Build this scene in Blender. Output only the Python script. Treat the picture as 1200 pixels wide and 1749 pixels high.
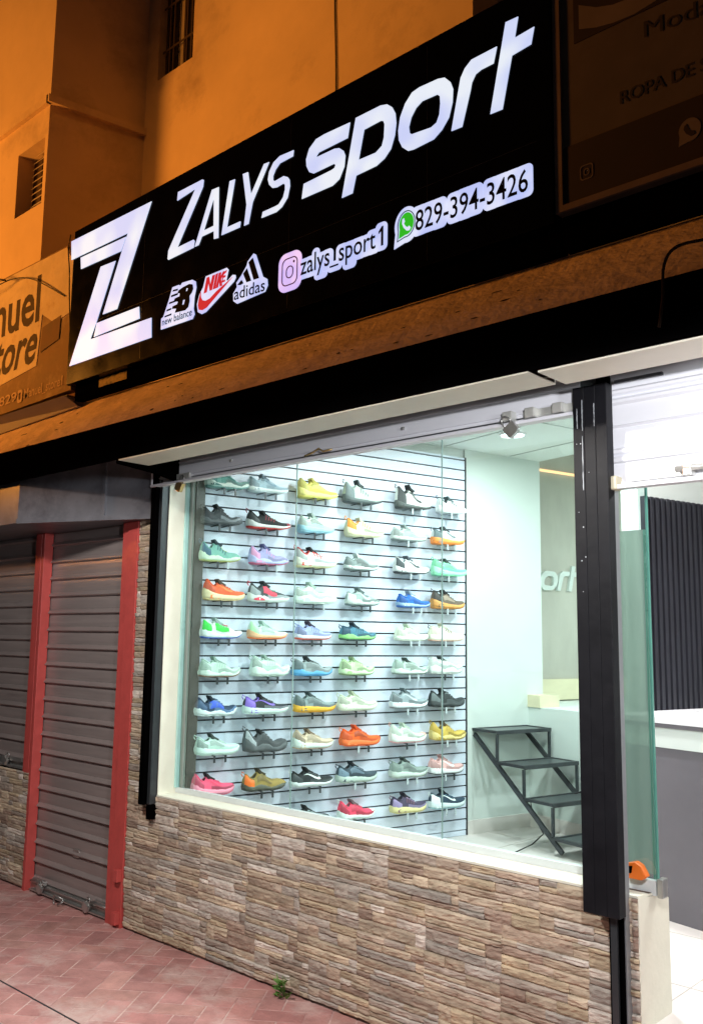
import bpy, bmesh, math, random
from mathutils import Matrix, Vector
from mathutils.geometry import tessellate_polygon
from mathutils import noise as mnoise
for o in list(bpy.data.objects): bpy.data.objects.remove(o)
SC = bpy.context.scene
COL = SC.collection
R_ = random.Random(7)
# ------------------------------------------------------------------ camera
cam = bpy.data.cameras.new('camera'); camo = bpy.data.objects.new('camera', cam); COL.objects.link(camo)
cam.sensor_fit = 'VERTICAL'; cam.sensor_height = 24.0; cam.lens = 24.0*1550/1749
cam.clip_start = .05; cam.clip_end = 400
rt = (.737929, .674750, .013147); up = (.083193, -.110280, .990413); fw = (-.669731, .729761, .137513)
camo.matrix_world = Matrix(((rt[0], up[0], -fw[0], 0), (rt[1], up[1], -fw[1], -3.05), (rt[2], up[2], -fw[2], 1.6), (0, 0, 0, 1)))
SC.camera = camo
# ------------------------------------------------------------------ world: night
W = bpy.data.worlds.new('World'); SC.world = W; W.use_nodes = True
nt = W.node_tree; bg = nt.nodes['Background']
sky = nt.nodes.new('ShaderNodeTexSky'); sky.sky_type = 'NISHITA'; sky.sun_disc = False
sky.sun_elevation = math.radians(-4); sky.sun_rotation = math.radians(200)
mixn = nt.nodes.new('ShaderNodeMix'); mixn.data_type = 'RGBA'; mixn.inputs[0].default_value = .93
nt.links.new(sky.outputs[0], mixn.inputs[6]); mixn.inputs[7].default_value = (.30, .22, .20, 1)
nt.links.new(mixn.outputs[2], bg.inputs[0]); bg.inputs[1].default_value = .034
# ------------------------------------------------------------------ lamps
def lamp(name, kind, loc, power, color, size=.5, target=None, spot=None, blend=.5, size_y=None):
    l = bpy.data.lights.new(name, kind); l.energy = power; l.color = color
    if kind == 'AREA':
        l.shape = 'RECTANGLE' if size_y else 'DISK'; l.size = size
        if size_y: l.size_y = size_y
    else: l.shadow_soft_size = size
    if kind == 'SPOT': l.spot_size = math.radians(spot); l.spot_blend = blend
    o = bpy.data.objects.new(name, l); COL.objects.link(o); o.location = loc
    if target is not None:
        o.rotation_euler = (Vector(target)-Vector(loc)).to_track_quat('-Z', 'Y').to_euler()
    return o
def plane_spot(name, loc, power, color, size, tilt, blend=.01):
    """lamp with a cut-off: lights everything below a plane tilted by tilt degrees up towards the shop"""
    t = math.radians(tilt); return lamp(name, 'SPOT', loc, power, color, size, (loc[0], loc[1]+math.sin(t), loc[2]-math.cos(t)), spot=179, blend=blend)
plane_spot('street_floodlight', (-2.7, -2.25, 3.10), 330, (1, .965, .93), .12, -18.6)
plane_spot('shutter_fill_light', (-.45, -1.9, 2.25), 165, (.95, .96, 1), .04, 10.5)  # added fill to brighten the raised white shutter, not a lamp of the street
lamp('sodium_street_lamp', 'SPOT', (-9.5, -3.5, 4.0), 1350, (1, .34, .04), .6, (-9.5, -3.5+.416, 4.0+.909), spot=179, blend=.01)
lamp('orange_wall_fill', 'SPOT', (-5.2, -2.6, 9.0), 430, (1, .34, .04), .6, (-5.0, 1.5, 5.0), spot=62, blend=1)  # added orange fill, brightens the lower middle of the apartment wall
plane_spot('doorway_floodlight', (-.05, -.95, 2.34), 46, (.95, .97, 1), .08, 21)
for k_, (x_, y_, e_) in enumerate(((-3.134, 1.90, 10), (-3.3, .95, 12), (-2.35, 1.9, 34), (-2.2, .9, 42), (-.9, 1.1, 34), (-1.9, 4.2, 50), (.3, 1.2, 34))):
    lamp('downlight_lamp', 'AREA', (x_, y_, 2.905), e_, (.95, .98, 1), .08, (x_, y_, 0))

SC.view_settings.view_transform = 'Standard'; SC.view_settings.look = 'None'
SC.view_settings.exposure = 0; SC.view_settings.gamma = 1
SC.cycles.use_denoising = True; SC.cycles.max_bounces = 8; SC.cycles.transparent_max_bounces = 16
SC.cycles.sample_clamp_indirect = 4
# ------------------------------------------------------------------ helpers
def lin(h):
    if isinstance(h, str):
        h = h.lstrip('#'); v = [int(h[i:i+2], 16)/255 for i in (0, 2, 4)]
        return tuple(((c+.055)/1.055)**2.4 if c > .04045 else c/12.92 for c in v)
    return tuple(h)
MATS = {}
def mat(name, color, rough=.6, metal=0, var=.12, vscale=6, bump=0, bscale=60, attr=False, dirt=None, dscale=2.5, dcov=.5, coat=0, stretch=None, spec=None):
    """procedural surface: base colour mottled by noise, roughness noise, optional dirt patches and bump"""
    if name in MATS: return MATS[name]
    m = bpy.data.materials.new(name); m.use_nodes = True; MATS[name] = m
    n = m.node_tree.nodes; L = m.node_tree.links; b = n['Principled BSDF']
    tc = n.new('ShaderNodeTexCoord'); mp = n.new('ShaderNodeMapping'); L.new(tc.outputs['Object'], mp.inputs[0])
    if stretch: mp.inputs['Scale'].default_value = stretch
    nz = n.new('ShaderNodeTexNoise'); nz.inputs['Scale'].default_value = vscale; nz.inputs['Detail'].default_value = 6; nz.inputs['Roughness'].default_value = .62
    L.new(mp.outputs[0], nz.inputs['Vector'])
    c = lin(color)
    rmp = n.new('ShaderNodeMapRange'); rmp.inputs[1].default_value = .3; rmp.inputs[2].default_value = .7
    rmp.inputs[3].default_value = 1-var; rmp.inputs[4].default_value = 1+var; L.new(nz.outputs[0], rmp.inputs[0])
    mx = n.new('ShaderNodeVectorMath'); mx.operation = 'SCALE'
    if attr:
        at = n.new('ShaderNodeAttribute'); at.attribute_name = 'Col'; L.new(at.outputs['Color'], mx.inputs[0])
    else: mx.inputs[0].default_value = c
    L.new(rmp.outputs[0], mx.inputs['Scale'])
    last = mx.outputs[0]
    if dirt is not None:
        n2 = n.new('ShaderNodeTexNoise'); n2.inputs['Scale'].default_value = dscale; n2.inputs['Detail'].default_value = 8; n2.inputs['Roughness'].default_value = .7
        L.new(mp.outputs[0], n2.inputs['Vector'])
        r2 = n.new('ShaderNodeMapRange'); r2.inputs[1].default_value = 1-dcov; r2.inputs[2].default_value = min(1, 1-dcov+.16); r2.clamp = True
        L.new(n2.outputs[0], r2.inputs[0])
        mm = n.new('ShaderNodeMix'); mm.data_type = 'RGBA'; L.new(r2.outputs[0], mm.inputs[0]); L.new(last, mm.inputs[6]); mm.inputs[7].default_value = (*lin(dirt), 1)
        last = mm.outputs[2]
    L.new(last, b.inputs['Base Color'])
    rr = n.new('ShaderNodeMapRange'); rr.inputs[3].default_value = max(.03, rough-.12); rr.inputs[4].default_value = min(1, rough+.12); L.new(nz.outputs[0], rr.inputs[0])
    L.new(rr.outputs[0], b.inputs['Roughness']); b.inputs['Metallic'].default_value = metal
    if coat: b.inputs['Coat Weight'].default_value = coat
    if spec is not None: b.inputs['Specular IOR Level'].default_value = spec
    if bump:
        n3 = n.new('ShaderNodeTexNoise'); n3.inputs['Scale'].default_value = bscale; n3.inputs['Detail'].default_value = 5; L.new(mp.outputs[0], n3.inputs['Vector'])
        bp = n.new('ShaderNodeBump'); bp.inputs['Strength'].default_value = bump; bp.inputs['Distance'].default_value = .01
        L.new(n3.outputs[0], bp.inputs['Height']); L.new(bp.outputs[0], b.inputs['Normal'])
    return m
def emit(name, color, strength=1, color2=None, vscale=4):
    if name in MATS: return MATS[name]
    m = bpy.data.materials.new(name); m.use_nodes = True; MATS[name] = m
    n = m.node_tree.nodes; L = m.node_tree.links; b = n['Principled BSDF']
    b.inputs['Base Color'].default_value = (*[min(.6, x*.7) for x in lin(color)], 1); b.inputs['Roughness'].default_value = .35
    b.inputs['Emission Strength'].default_value = strength; b.inputs['Emission Color'].default_value = (*lin(color), 1)
    if color2:
        tc = n.new('ShaderNodeTexCoord'); nz = n.new('ShaderNodeTexNoise'); nz.inputs['Scale'].default_value = vscale; nz.inputs['Detail'].default_value = 1
        L.new(tc.outputs['Object'], nz.inputs['Vector'])
        r = n.new('ShaderNodeMapRange'); r.inputs[1].default_value = .38; r.inputs[2].default_value = .66; L.new(nz.outputs[0], r.inputs[0])
        mm = n.new('ShaderNodeMix'); mm.data_type = 'RGBA'; L.new(r.outputs[0], mm.inputs[0]); mm.inputs[6].default_value = (*lin(color), 1); mm.inputs[7].default_value = (*lin(color2), 1)
        L.new(mm.outputs[2], b.inputs['Emission Color'])
    return m
def glassmat(name, tint, refl=.07, rough=.0, body=0):
    if name in MATS: return MATS[name]
    m = bpy.data.materials.new(name); m.use_nodes = True; MATS[name] = m
    n = m.node_tree.nodes; L = m.node_tree.links; n.remove(n['Principled BSDF']); out = n['Material Output']
    tr = n.new('ShaderNodeBsdfTransparent'); tr.inputs[0].default_value = (*tint, 1)
    gl = n.new('ShaderNodeBsdfGlossy'); gl.inputs['Roughness'].default_value = rough
    fr = n.new('ShaderNodeFresnel'); ge = n.new('ShaderNodeNewGeometry'); io = n.new('ShaderNodeMapRange')
    io.inputs[3].default_value = 1.5; io.inputs[4].default_value = 1/1.5; L.new(ge.outputs['Backfacing'], io.inputs[0]); L.new(io.outputs[0], fr.inputs[0])
    mx = n.new('ShaderNodeMixShader'); L.new(fr.outputs[0], mx.inputs[0]); L.new(tr.outputs[0], mx.inputs[1]); L.new(gl.outputs[0], mx.inputs[2])
    last = mx.outputs[0]
    if body:
        df = n.new('ShaderNodeBsdfDiffuse'); df.inputs[0].default_value = (*tint, 1)
        m2 = n.new('ShaderNodeMixShader'); m2.inputs[0].default_value = body; L.new(last, m2.inputs[1]); L.new(df.outputs[0], m2.inputs[2]); last = m2.outputs[0]
    L.new(last, out.inputs[0]); return m

ORG = {}
class MB:
    def __init__(s, M=None): s.v = []; s.f = []; s.c = []; s.M = M; s.sm = []
    def pts(s, P):
        i0 = len(s.v)
        for p in P: s.v.append(tuple(s.M @ Vector(p)) if s.M else tuple(p))
        return i0
    def face(s, idx, col=None, smooth=False): s.f.append(tuple(idx)); s.c.append(col); s.sm.append(smooth)
    def quad(s, a, b, c, d, col=None): i = s.pts([a, b, c, d]); s.face((i, i+1, i+2, i+3), col); return s
    def box(s, x0, x1, y0, y1, z0, z1, col=None, bv=0):
        x0, x1 = sorted((x0, x1)); y0, y1 = sorted((y0, y1)); z0, z1 = sorted((z0, z1))
        if bv:
            return s.prism([(x0+bv, z0), (x1-bv, z0), (x1, z0+bv), (x1, z1-bv), (x1-bv, z1), (x0+bv, z1), (x0, z1-bv), (x0, z0+bv)], y0, y1, col=col)
        i = s.pts([(x0, y0, z0), (x1, y0, z0), (x1, y1, z0), (x0, y1, z0), (x0, y0, z1), (x1, y0, z1), (x1, y1, z1), (x0, y1, z1)])
        for q in ((0, 3, 2, 1), (4, 5, 6, 7), (0, 1, 5, 4), (1, 2, 6, 5), (2, 3, 7, 6), (3, 0, 4, 7)): s.face([i+k for k in q], col)
        return s
    def prism(s, outer, a0, a1, holes=(), axis='y', col=None):
        """2D outline (u,v) extruded between a0 and a1 along axis; axis y: (x,z), x: (y,z), z: (x,y)"""
        def P(u, v, a): return {'y': (u, a, v), 'x': (a, u, v), 'z': (u, v, a)}[axis]
        loops = [list(outer)]+[list(h) for h in holes]
        tris = tessellate_polygon([[Vector((u, v, 0)) for u, v in l] for l in loops])
        flat = [p for l in loops for p in l]
        i = s.pts([P(u, v, a0) for u, v in flat]); j = s.pts([P(u, v, a1) for u, v in flat])
        for t in tris: s.face([i+k for k in t], col); s.face([j+k for k in reversed(t)], col)
        k0 = 0
        for l in loops:
            n = len(l)
            for k in range(n):
                k2 = (k+1) % n; s.face((i+k0+k, i+k0+k2, j+k0+k2, j+k0+k), col)
            k0 += n
        return s
    def tube(s, path, r, n=8, col=None, cap=True):
        path = [Vector(p) for p in path]; rings = []
        for k, p in enumerate(path):
            t = (path[min(k+1, len(path)-1)]-path[max(k-1, 0)]).normalized()
            a = t.cross(Vector((0, 0, 1))); a = a.normalized() if a.length > .1 else Vector((1, 0, 0)); b = t.cross(a)
            rr = r[k] if isinstance(r, (list, tuple)) else r
            rings.append(s.pts([p+(a*math.cos(2*math.pi*q/n)+b*math.sin(2*math.pi*q/n))*rr for q in range(n)]))
        for k in range(len(path)-1):
            for q in range(n): s.face((rings[k]+q, rings[k]+(q+1) % n, rings[k+1]+(q+1) % n, rings[k+1]+q), col, True)
        if cap: s.face([rings[0]+q for q in range(n)][::-1], col); s.face([rings[-1]+q for q in range(n)], col)
        return s
    def disc(s, c, r, n, h, col=None): # vertical cylinder
        return s.prism([(c[0]+r*math.cos(2*math.pi*k/n), c[1]+r*math.sin(2*math.pi*k/n)) for k in range(n)], c[2], c[2]+h, axis='z', col=col)
    def build(s, name, m, parent=None, local=False, bevel=0, label=None):
        me = bpy.data.meshes.new(name)
        org = ORG.get(parent.name, Vector((0, 0, 0))) if (parent and not local) else Vector((0, 0, 0))
        me.from_pydata([tuple(Vector(v)-org) for v in s.v], [], s.f); me.materials.append(m)
        me.polygons.foreach_set('use_smooth', s.sm)
        if any(c is not None for c in s.c):
            a = me.color_attributes.new('Col', 'FLOAT_COLOR', 'CORNER')
            for p, c in zip(me.polygons, s.c):
                c = c or (1, 1, 1)
                for li in p.loop_indices: a.data[li].color = (*c, 1)
        bm = bmesh.new(); bm.from_mesh(me); bmesh.ops.recalc_face_normals(bm, faces=bm.faces); bm.to_mesh(me); bm.free()
        o = bpy.data.objects.new(name, me); COL.objects.link(o)
        if parent: o.parent = parent; ORG[o.name] = org
        if bevel:
            md = o.modifiers.new('bevel', 'BEVEL'); md.width = bevel; md.segments = 2; md.limit_method = 'ANGLE'
        if label: o['label'] = label
        return o
def tag(o, label, cat, group=None):
    o['label'] = label; o['category'] = cat
    if group: o['group'] = group
    return o
def thing(name, label, cat, loc=(0, 0, 0), rotz=0, group=None):
    o = bpy.data.objects.new(name, None); COL.objects.link(o); o.location = loc; o.rotation_euler = (0, 0, rotz)
    o.empty_display_size = .1; ORG[o.name] = Vector(loc); return tag(o, label, cat, group)
def struct(o): o['kind'] = 'structure'; return o
# shop interior frame: o = away from the shoe wall, s = into the shop, rotated 14 degrees to the facade
TH = math.radians(14); IN = Matrix.Translation((-4.2, 0, 0)) @ Matrix.Rotation(-TH, 4, 'Z')   # (o, s, z)
_txt = {}
def textgeo(t, off=.008):
    if (t, off) in _txt: return _txt[t, off]
    cu = bpy.data.curves.new('t', 'FONT'); cu.body = t; cu.size = 1; cu.resolution_u = 3; cu.offset = off
    o = bpy.data.objects.new('t', cu); COL.objects.link(o)
    dg = bpy.context.evaluated_depsgraph_get(); dg.update(); me = bpy.data.meshes.new_from_object(o.evaluated_get(dg))
    vs = [(v.co.x, v.co.y) for v in me.vertices]; fs = [tuple(p.vertices) for p in me.polygons]
    bpy.data.objects.remove(o); bpy.data.curves.remove(cu); bpy.data.meshes.remove(me)
    _txt[t, off] = (vs, fs); return _txt[t, off]
def text(mb, t, x0, z0, x1, z1, h, y, ref='d', col=None, shear=0, place=None, off=.008):
    """flat lettering between baseline ends (x0,z0)-(x1,z1) with reference letter height h on plane y"""
    vs, fs = textgeo(t, off); hr = max(v[1] for v in textgeo(ref)[0])
    a = min(v[0] for v in vs); b = max(v[0] for v in vs)
    P = []
    for u, w in vs:
        q = (u-a)/(b-a); zz = w/hr*h; X = x0+(x1-x0)*q+shear*zz; Z = z0+(z1-z0)*q+zz
        P.append(place(X, Z) if place else (X, y, Z))
    i = mb.pts(P)
    for f in fs: mb.face([i+k for k in f], col)
    # connected pieces -> boxes
    par = list(range(len(vs)))
    def fd(k):
        while par[k] != k: par[k] = par[par[k]]; k = par[k]
        return k
    for f in fs:
        for k in f[1:]: par[fd(k)] = fd(f[0])
    bb = {}
    for k, p in enumerate(P):
        r = fd(k); X, Z = p[0], p[2]; e = bb.setdefault(r, [X, X, Z, Z]); e[0] = min(e[0], X); e[1] = max(e[1], X); e[2] = min(e[2], Z); e[3] = max(e[3], Z)
    return list(bb.values())
def lobes(mb, boxes, m, y):
    for k, (a, b, c, d) in enumerate(boxes):
        r = m*1.15; a -= m; b += m; c -= m; d += m; pl = []
        for cx, cz, a0 in ((b-r, c+r, -90), (b-r, d-r, 0), (a+r, d-r, 90), (a+r, c+r, 180)):
            for q in range(6): an = math.radians(a0+q*18); pl.append((cx+r*math.cos(an), cz+r*math.sin(an)))
        mb.prism(pl, y-.0003*(k % 7), y+.0015)
def lerp_tab(tab, t):
    for (a, va), (b, vb) in zip(tab, tab[1:]):
        if t <= b:
            q = max(0, (t-a)/(b-a)); q = q*q*(3-2*q)*.5+q*.5; return va+(vb-va)*q
    return tab[-1][1]
# outlines in metres on the sign plane (x, z); shoe spots (row, column, s0, s1, z)
LETTERS=[('Z',[[(-3.759,3.929),(-3.554,3.929),(-3.543,3.923),(-3.547,3.888),(-3.746,3.616),(-3.609,3.619),(-3.6,3.61),(-3.606,3.576),(-3.82,3.57),(-3.827,3.576),(-3.823,3.621),(-3.609,3.898),(-3.763,3.883)]]),('A',[[(-3.596,3.577),(-3.472,3.844),(-3.418,3.841),(-3.408,3.569),(-3.442,3.573),(-3.445,3.617),(-3.541,3.616),(-3.565,3.578)],[(-3.454,3.798),(-3.448,3.644),(-3.527,3.643)]]),('L',[[(-3.333,3.843),(-3.293,3.839),(-3.343,3.603),(-3.242,3.603),(-3.24,3.599),(-3.245,3.574),(-3.383,3.575)]]),('Y',[[(-3.234,3.845),(-3.196,3.842),(-3.169,3.717),(-3.08,3.842),(-3.044,3.839),(-3.155,3.675),(-3.181,3.572),(-3.213,3.572),(-3.199,3.675)]]),('S',[[(-2.876,3.837),(-2.969,3.842),(-3.012,3.826),(-3.042,3.788),(-3.049,3.752),(-3.039,3.723),(-3.016,3.699),(-2.985,3.692),(-2.942,3.696),(-2.929,3.685),(-2.928,3.66),(-2.94,3.626),(-2.969,3.601),(-2.991,3.599),(-3.079,3.599),(-3.087,3.572),(-2.985,3.569),(-2.947,3.582),(-2.91,3.616),(-2.896,3.668),(-2.9,3.7),(-2.913,3.717),(-2.939,3.731),(-3.0,3.727),(-3.013,3.737),(-3.014,3.759),(-2.997,3.785),(-2.968,3.806),(-2.88,3.809)]]),('s',[[(-2.522,3.834),(-2.678,3.839),(-2.73,3.835),(-2.773,3.805),(-2.792,3.759),(-2.788,3.725),(-2.77,3.691),(-2.743,3.675),(-2.616,3.676),(-2.605,3.665),(-2.611,3.654),(-2.628,3.65),(-2.804,3.645),(-2.815,3.577),(-2.622,3.575),(-2.581,3.592),(-2.553,3.64),(-2.548,3.689),(-2.559,3.715),(-2.584,3.737),(-2.613,3.745),(-2.723,3.746),(-2.726,3.753),(-2.711,3.765),(-2.535,3.767)]]),('p',[[(-2.488,3.841),(-2.347,3.841),(-2.309,3.831),(-2.283,3.808),(-2.265,3.773),(-2.26,3.728),(-2.267,3.676),(-2.288,3.623),(-2.322,3.593),(-2.367,3.576),(-2.482,3.573),(-2.502,3.499),(-2.564,3.498)],[(-2.439,3.768),(-2.346,3.772),(-2.331,3.766),(-2.323,3.747),(-2.326,3.687),(-2.337,3.654),(-2.371,3.636),(-2.469,3.639)]]),('o',[[(-2.137,3.835),(-2.043,3.831),(-2.009,3.822),(-1.982,3.792),(-1.969,3.757),(-1.972,3.701),(-1.989,3.644),(-2.023,3.605),(-2.064,3.58),(-2.168,3.575),(-2.197,3.58),(-2.226,3.606),(-2.244,3.643),(-2.248,3.687),(-2.238,3.744),(-2.212,3.794),(-2.176,3.828)],[(-2.123,3.769),(-2.047,3.766),(-2.033,3.752),(-2.031,3.719),(-2.036,3.674),(-2.05,3.645),(-2.077,3.635),(-2.176,3.644),(-2.188,3.655),(-2.192,3.683),(-2.18,3.72),(-2.155,3.752)]]),('r',[[(-1.763,3.843),(-1.779,3.781),(-1.835,3.78),(-1.861,3.772),(-1.879,3.745),(-1.886,3.714),(-1.926,3.579),(-1.977,3.581),(-1.932,3.786),(-1.912,3.818),(-1.88,3.841)]]),('t',[[(-1.723,3.924),(-1.668,3.921),(-1.684,3.841),(-1.6,3.847),(-1.614,3.784),(-1.697,3.776),(-1.741,3.577),(-1.795,3.579)]])]
EMBLEM=[[(-4.825,3.971),(-3.999,3.957),(-4.287,3.413),(-4.431,3.415),(-4.265,3.75),(-4.215,3.84),(-4.742,3.848),(-4.812,3.849)],[(-4.707,3.834),(-4.232,3.823),(-4.275,3.751),(-4.696,3.76)],[(-4.479,3.714),(-4.327,3.707),(-4.494,3.384),(-4.551,3.292),(-3.951,3.282),(-3.943,3.171),(-4.766,3.175)],[(-4.49,3.376),(-4.072,3.373),(-4.06,3.304),(-4.513,3.299)]]
NBC=[(-3.773,3.405),(-3.717,3.404),(-3.704,3.396),(-3.69,3.408),(-3.605,3.402),(-3.578,3.386),(-3.571,3.353),(-3.584,3.305),(-3.587,3.243),(-3.576,3.212),(-3.592,3.191),(-3.859,3.195),(-3.861,3.254),(-3.842,3.261),(-3.797,3.347)]
NBB=[[(-3.68,3.381),(-3.626,3.385),(-3.599,3.375),(-3.593,3.35),(-3.603,3.333),(-3.622,3.32),(-3.619,3.291),(-3.629,3.262),(-3.653,3.251),(-3.74,3.258),(-3.729,3.278),(-3.766,3.286),(-3.761,3.298),(-3.724,3.3),(-3.716,3.312),(-3.753,3.323),(-3.745,3.337),(-3.706,3.339),(-3.703,3.353),(-3.724,3.361),(-3.715,3.373)],[(-3.65,3.368),(-3.635,3.364),(-3.642,3.351),(-3.654,3.352)],[(-3.675,3.311),(-3.657,3.309),(-3.665,3.285),(-3.681,3.286)]]
NBS=[[(-3.762,3.388),(-3.722,3.384),(-3.725,3.375),(-3.768,3.38)],[(-3.776,3.362),(-3.719,3.361),(-3.723,3.351),(-3.78,3.352)],[(-3.791,3.327),(-3.701,3.326),(-3.706,3.317),(-3.795,3.318)],[(-3.81,3.292),(-3.772,3.292),(-3.776,3.283),(-3.815,3.283)],[(-3.826,3.261),(-3.769,3.262),(-3.772,3.253),(-3.83,3.254)]]
NKC=[(-3.496,3.39),(-3.333,3.391),(-3.32,3.378),(-3.334,3.329),(-3.325,3.321),(-3.286,3.342),(-3.266,3.336),(-3.263,3.322),(-3.276,3.306),(-3.485,3.202),(-3.519,3.199),(-3.55,3.217),(-3.559,3.259),(-3.542,3.306),(-3.514,3.338)]
NKS=[(-3.53,3.32),(-3.544,3.278),(-3.548,3.251),(-3.54,3.226),(-3.512,3.217),(-3.478,3.222),(-3.284,3.33),(-3.406,3.288),(-3.455,3.264),(-3.488,3.26),(-3.513,3.269),(-3.526,3.288)]
NKN=[[(-3.485,3.38),(-3.465,3.38),(-3.454,3.334),(-3.44,3.379),(-3.419,3.379),(-3.44,3.305),(-3.457,3.304),(-3.469,3.349),(-3.482,3.303),(-3.504,3.302)],[(-3.413,3.379),(-3.396,3.38),(-3.413,3.305),(-3.433,3.305)],[(-3.389,3.379),(-3.371,3.378),(-3.376,3.355),(-3.357,3.378),(-3.343,3.376),(-3.371,3.342),(-3.361,3.307),(-3.379,3.306),(-3.385,3.335),(-3.393,3.306),(-3.41,3.305)],[(-3.336,3.377),(-3.328,3.377),(-3.334,3.368),(-3.35,3.367),(-3.353,3.354),(-3.337,3.354),(-3.339,3.344),(-3.356,3.344),(-3.358,3.331),(-3.339,3.332),(-3.342,3.322),(-3.366,3.322),(-3.358,3.358)]]
ADC=[(-3.136,3.408),(-3.12,3.398),(-3.066,3.274),(-3.035,3.254),(-3.03,3.223),(-3.048,3.196),(-3.247,3.186),(-3.274,3.205),(-3.277,3.244),(-3.251,3.27),(-3.256,3.293),(-3.221,3.321),(-3.184,3.36),(-3.177,3.379)]
ADS=[[(-3.169,3.372),(-3.139,3.387),(-3.09,3.273),(-3.128,3.274)],[(-3.206,3.325),(-3.179,3.345),(-3.146,3.275),(-3.179,3.275)],[(-3.246,3.279),(-3.216,3.297),(-3.202,3.277),(-3.223,3.273)]]
T_NB=(-3.848,3.213,-3.596,3.211,0.044)
T_AD=(-3.268,3.208,-3.047,3.2,0.059)
T_ZS=(-2.812,3.21,-2.315,3.21,0.085)
T_TEL=(-2.154,3.218,-1.634,3.216,0.086)
SHOEPOS=[(1,1,0.186,0.452,2.441),(1,2,0.453,0.716,2.437),(1,3,0.793,1.067,2.444),(1,4,1.112,1.424,2.444),(1,5,1.532,1.816,2.448),(1,6,1.881,2.116,2.451),(2,1,0.17,0.417,2.229),(2,2,0.456,0.739,2.235),(2,3,0.819,1.032,2.227),(2,4,1.146,1.422,2.23),(2,5,1.503,1.774,2.23),(2,6,1.834,2.099,2.229),(3,1,0.171,0.408,2.017),(3,2,0.479,0.728,2.016),(3,3,0.78,1.073,2.015),(3,4,1.15,1.375,2.017),(3,5,1.525,1.795,2.02),(3,6,1.832,2.125,2.023),(4,1,0.198,0.443,1.798),(4,2,0.481,0.739,1.797),(4,3,0.786,1.073,1.8),(4,4,1.157,1.393,1.803),(4,5,1.551,1.802,1.802),(4,6,1.834,2.096,1.799),(5,1,0.192,0.428,1.581),(5,2,0.486,0.73,1.58),(5,3,0.805,1.035,1.583),(5,4,1.116,1.37,1.586),(5,5,1.535,1.786,1.592),(5,6,1.802,2.1,1.594),(6,1,0.191,0.427,1.37),(6,2,0.507,0.75,1.373),(6,3,0.784,1.05,1.374),(6,4,1.121,1.359,1.377),(6,5,1.52,1.786,1.377),(6,6,1.811,2.076,1.371),(7,1,0.174,0.413,1.154),(7,2,0.464,0.754,1.157),(7,3,0.786,1.088,1.164),(7,4,1.108,1.385,1.163),(7,5,1.492,1.793,1.162),(7,6,1.801,2.108,1.164),(8,1,0.182,0.437,0.943),(8,2,0.477,0.747,0.944),(8,3,0.801,1.065,0.952),(8,4,1.13,1.409,0.949),(8,5,1.5,1.77,0.946),(8,6,1.812,2.118,0.956),(9,1,0.174,0.408,0.755),(9,2,0.478,0.744,0.74),(9,3,0.783,1.069,0.727),(9,4,1.105,1.39,0.735),(9,5,1.492,1.793,0.737),(9,6,1.812,2.084,0.724),(10,3,0.807,1.033,0.586),(10,4,1.123,1.373,0.522),(10,5,1.511,1.773,0.513),(10,6,1.808,2.105,0.519)]
# ------------------------------------------------------------------ materials
M_black = mat('black_paint', (.0012, .0010, .0011), .75, var=.3, vscale=9, bump=.1, bscale=30, spec=.0)
M_blackgloss = mat('gloss_black_acrylic', (.002, .0018, .002), .18, var=.2, spec=.08)
M_letter = emit('letter_glow', (.56, .66, 1.0), .92, (.80, .89, 1.0), 5)
M_edge = mat('letter_edge', (.03, .03, .05), .4)
M_cream = mat('cream_paint', (.74, .72, .60), .6, var=.06, vscale=5, bump=.12, bscale=40, dirt=(.60, .56, .45), dscale=5, dcov=.38)
M_soffit = mat('soffit_cream', (.70, .66, .55), .5, var=.08, vscale=4)
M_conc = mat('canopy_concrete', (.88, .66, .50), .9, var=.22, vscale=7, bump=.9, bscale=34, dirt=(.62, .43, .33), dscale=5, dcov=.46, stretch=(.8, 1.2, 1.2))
M_plaster = mat('orange_plaster', (.62, .47, .33), .92, var=.10, vscale=1.3, bump=.25, bscale=12, dirt=(.42, .31, .22), dscale=.8, dcov=.45)
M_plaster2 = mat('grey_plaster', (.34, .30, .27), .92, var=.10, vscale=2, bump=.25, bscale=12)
M_red = mat('red_enamel', (.52, .078, .068), .42, var=.10, vscale=14, bump=.12, bscale=50, dirt=(.30, .05, .045), dscale=7, dcov=.34)
M_shut = mat('galvanised_shutter', (.33, .275, .26), .36, .25, var=.12, vscale=5, stretch=(.4, 1, 6), dirt=(.20, .165, .16), dscale=3, dcov=.42)
M_white = mat('white_shutter_paint', (.80, .80, .84), .4, var=.03, vscale=4, dirt=(.66, .66, .70), dscale=3, dcov=.32, stretch=(.3, 1, 3))
M_steel = mat('grey_steel_sheet', (.17, .175, .195), .38, .3, var=.22, vscale=3, dirt=(.10, .10, .115), dscale=2.2, dcov=.5)
M_zinc = mat('zinc_hardware', (.50, .50, .48), .35, .8, var=.15, vscale=20)
M_brass = mat('brass', (.62, .45, .20), .35, .8, var=.1)
M_stone = mat('ledgestone', (.4, .33, .27), .9, var=.30, vscale=22, bump=1.0, bscale=38, attr=True, stretch=(.45, 1, 1.6), dirt=(.20, .15, .115), dscale=9, dcov=.34)
M_brick = mat('red_stamped_paving', (.4, .15, .14), .8, var=.20, vscale=9, bump=.5, bscale=60, attr=True, dirt=(.58, .385, .345), dscale=3.2, dcov=.50)
M_joint = mat('paving_joint', (.60, .40, .36), .9, var=.2, vscale=12, dirt=(.43, .22, .20), dscale=7, dcov=.55)
M_asphalt = mat('asphalt', (.05, .05, .05), .9, var=.3, vscale=20, bump=.4)
M_frame = mat('window_channel', (.66, .70, .70), .35, .1, var=.04)
M_glass = glassmat('green_tinted_glass', (.885, .968, .955))
M_glassedge = mat('glass_edge_joint', (.25, .36, .34), .3)
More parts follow.
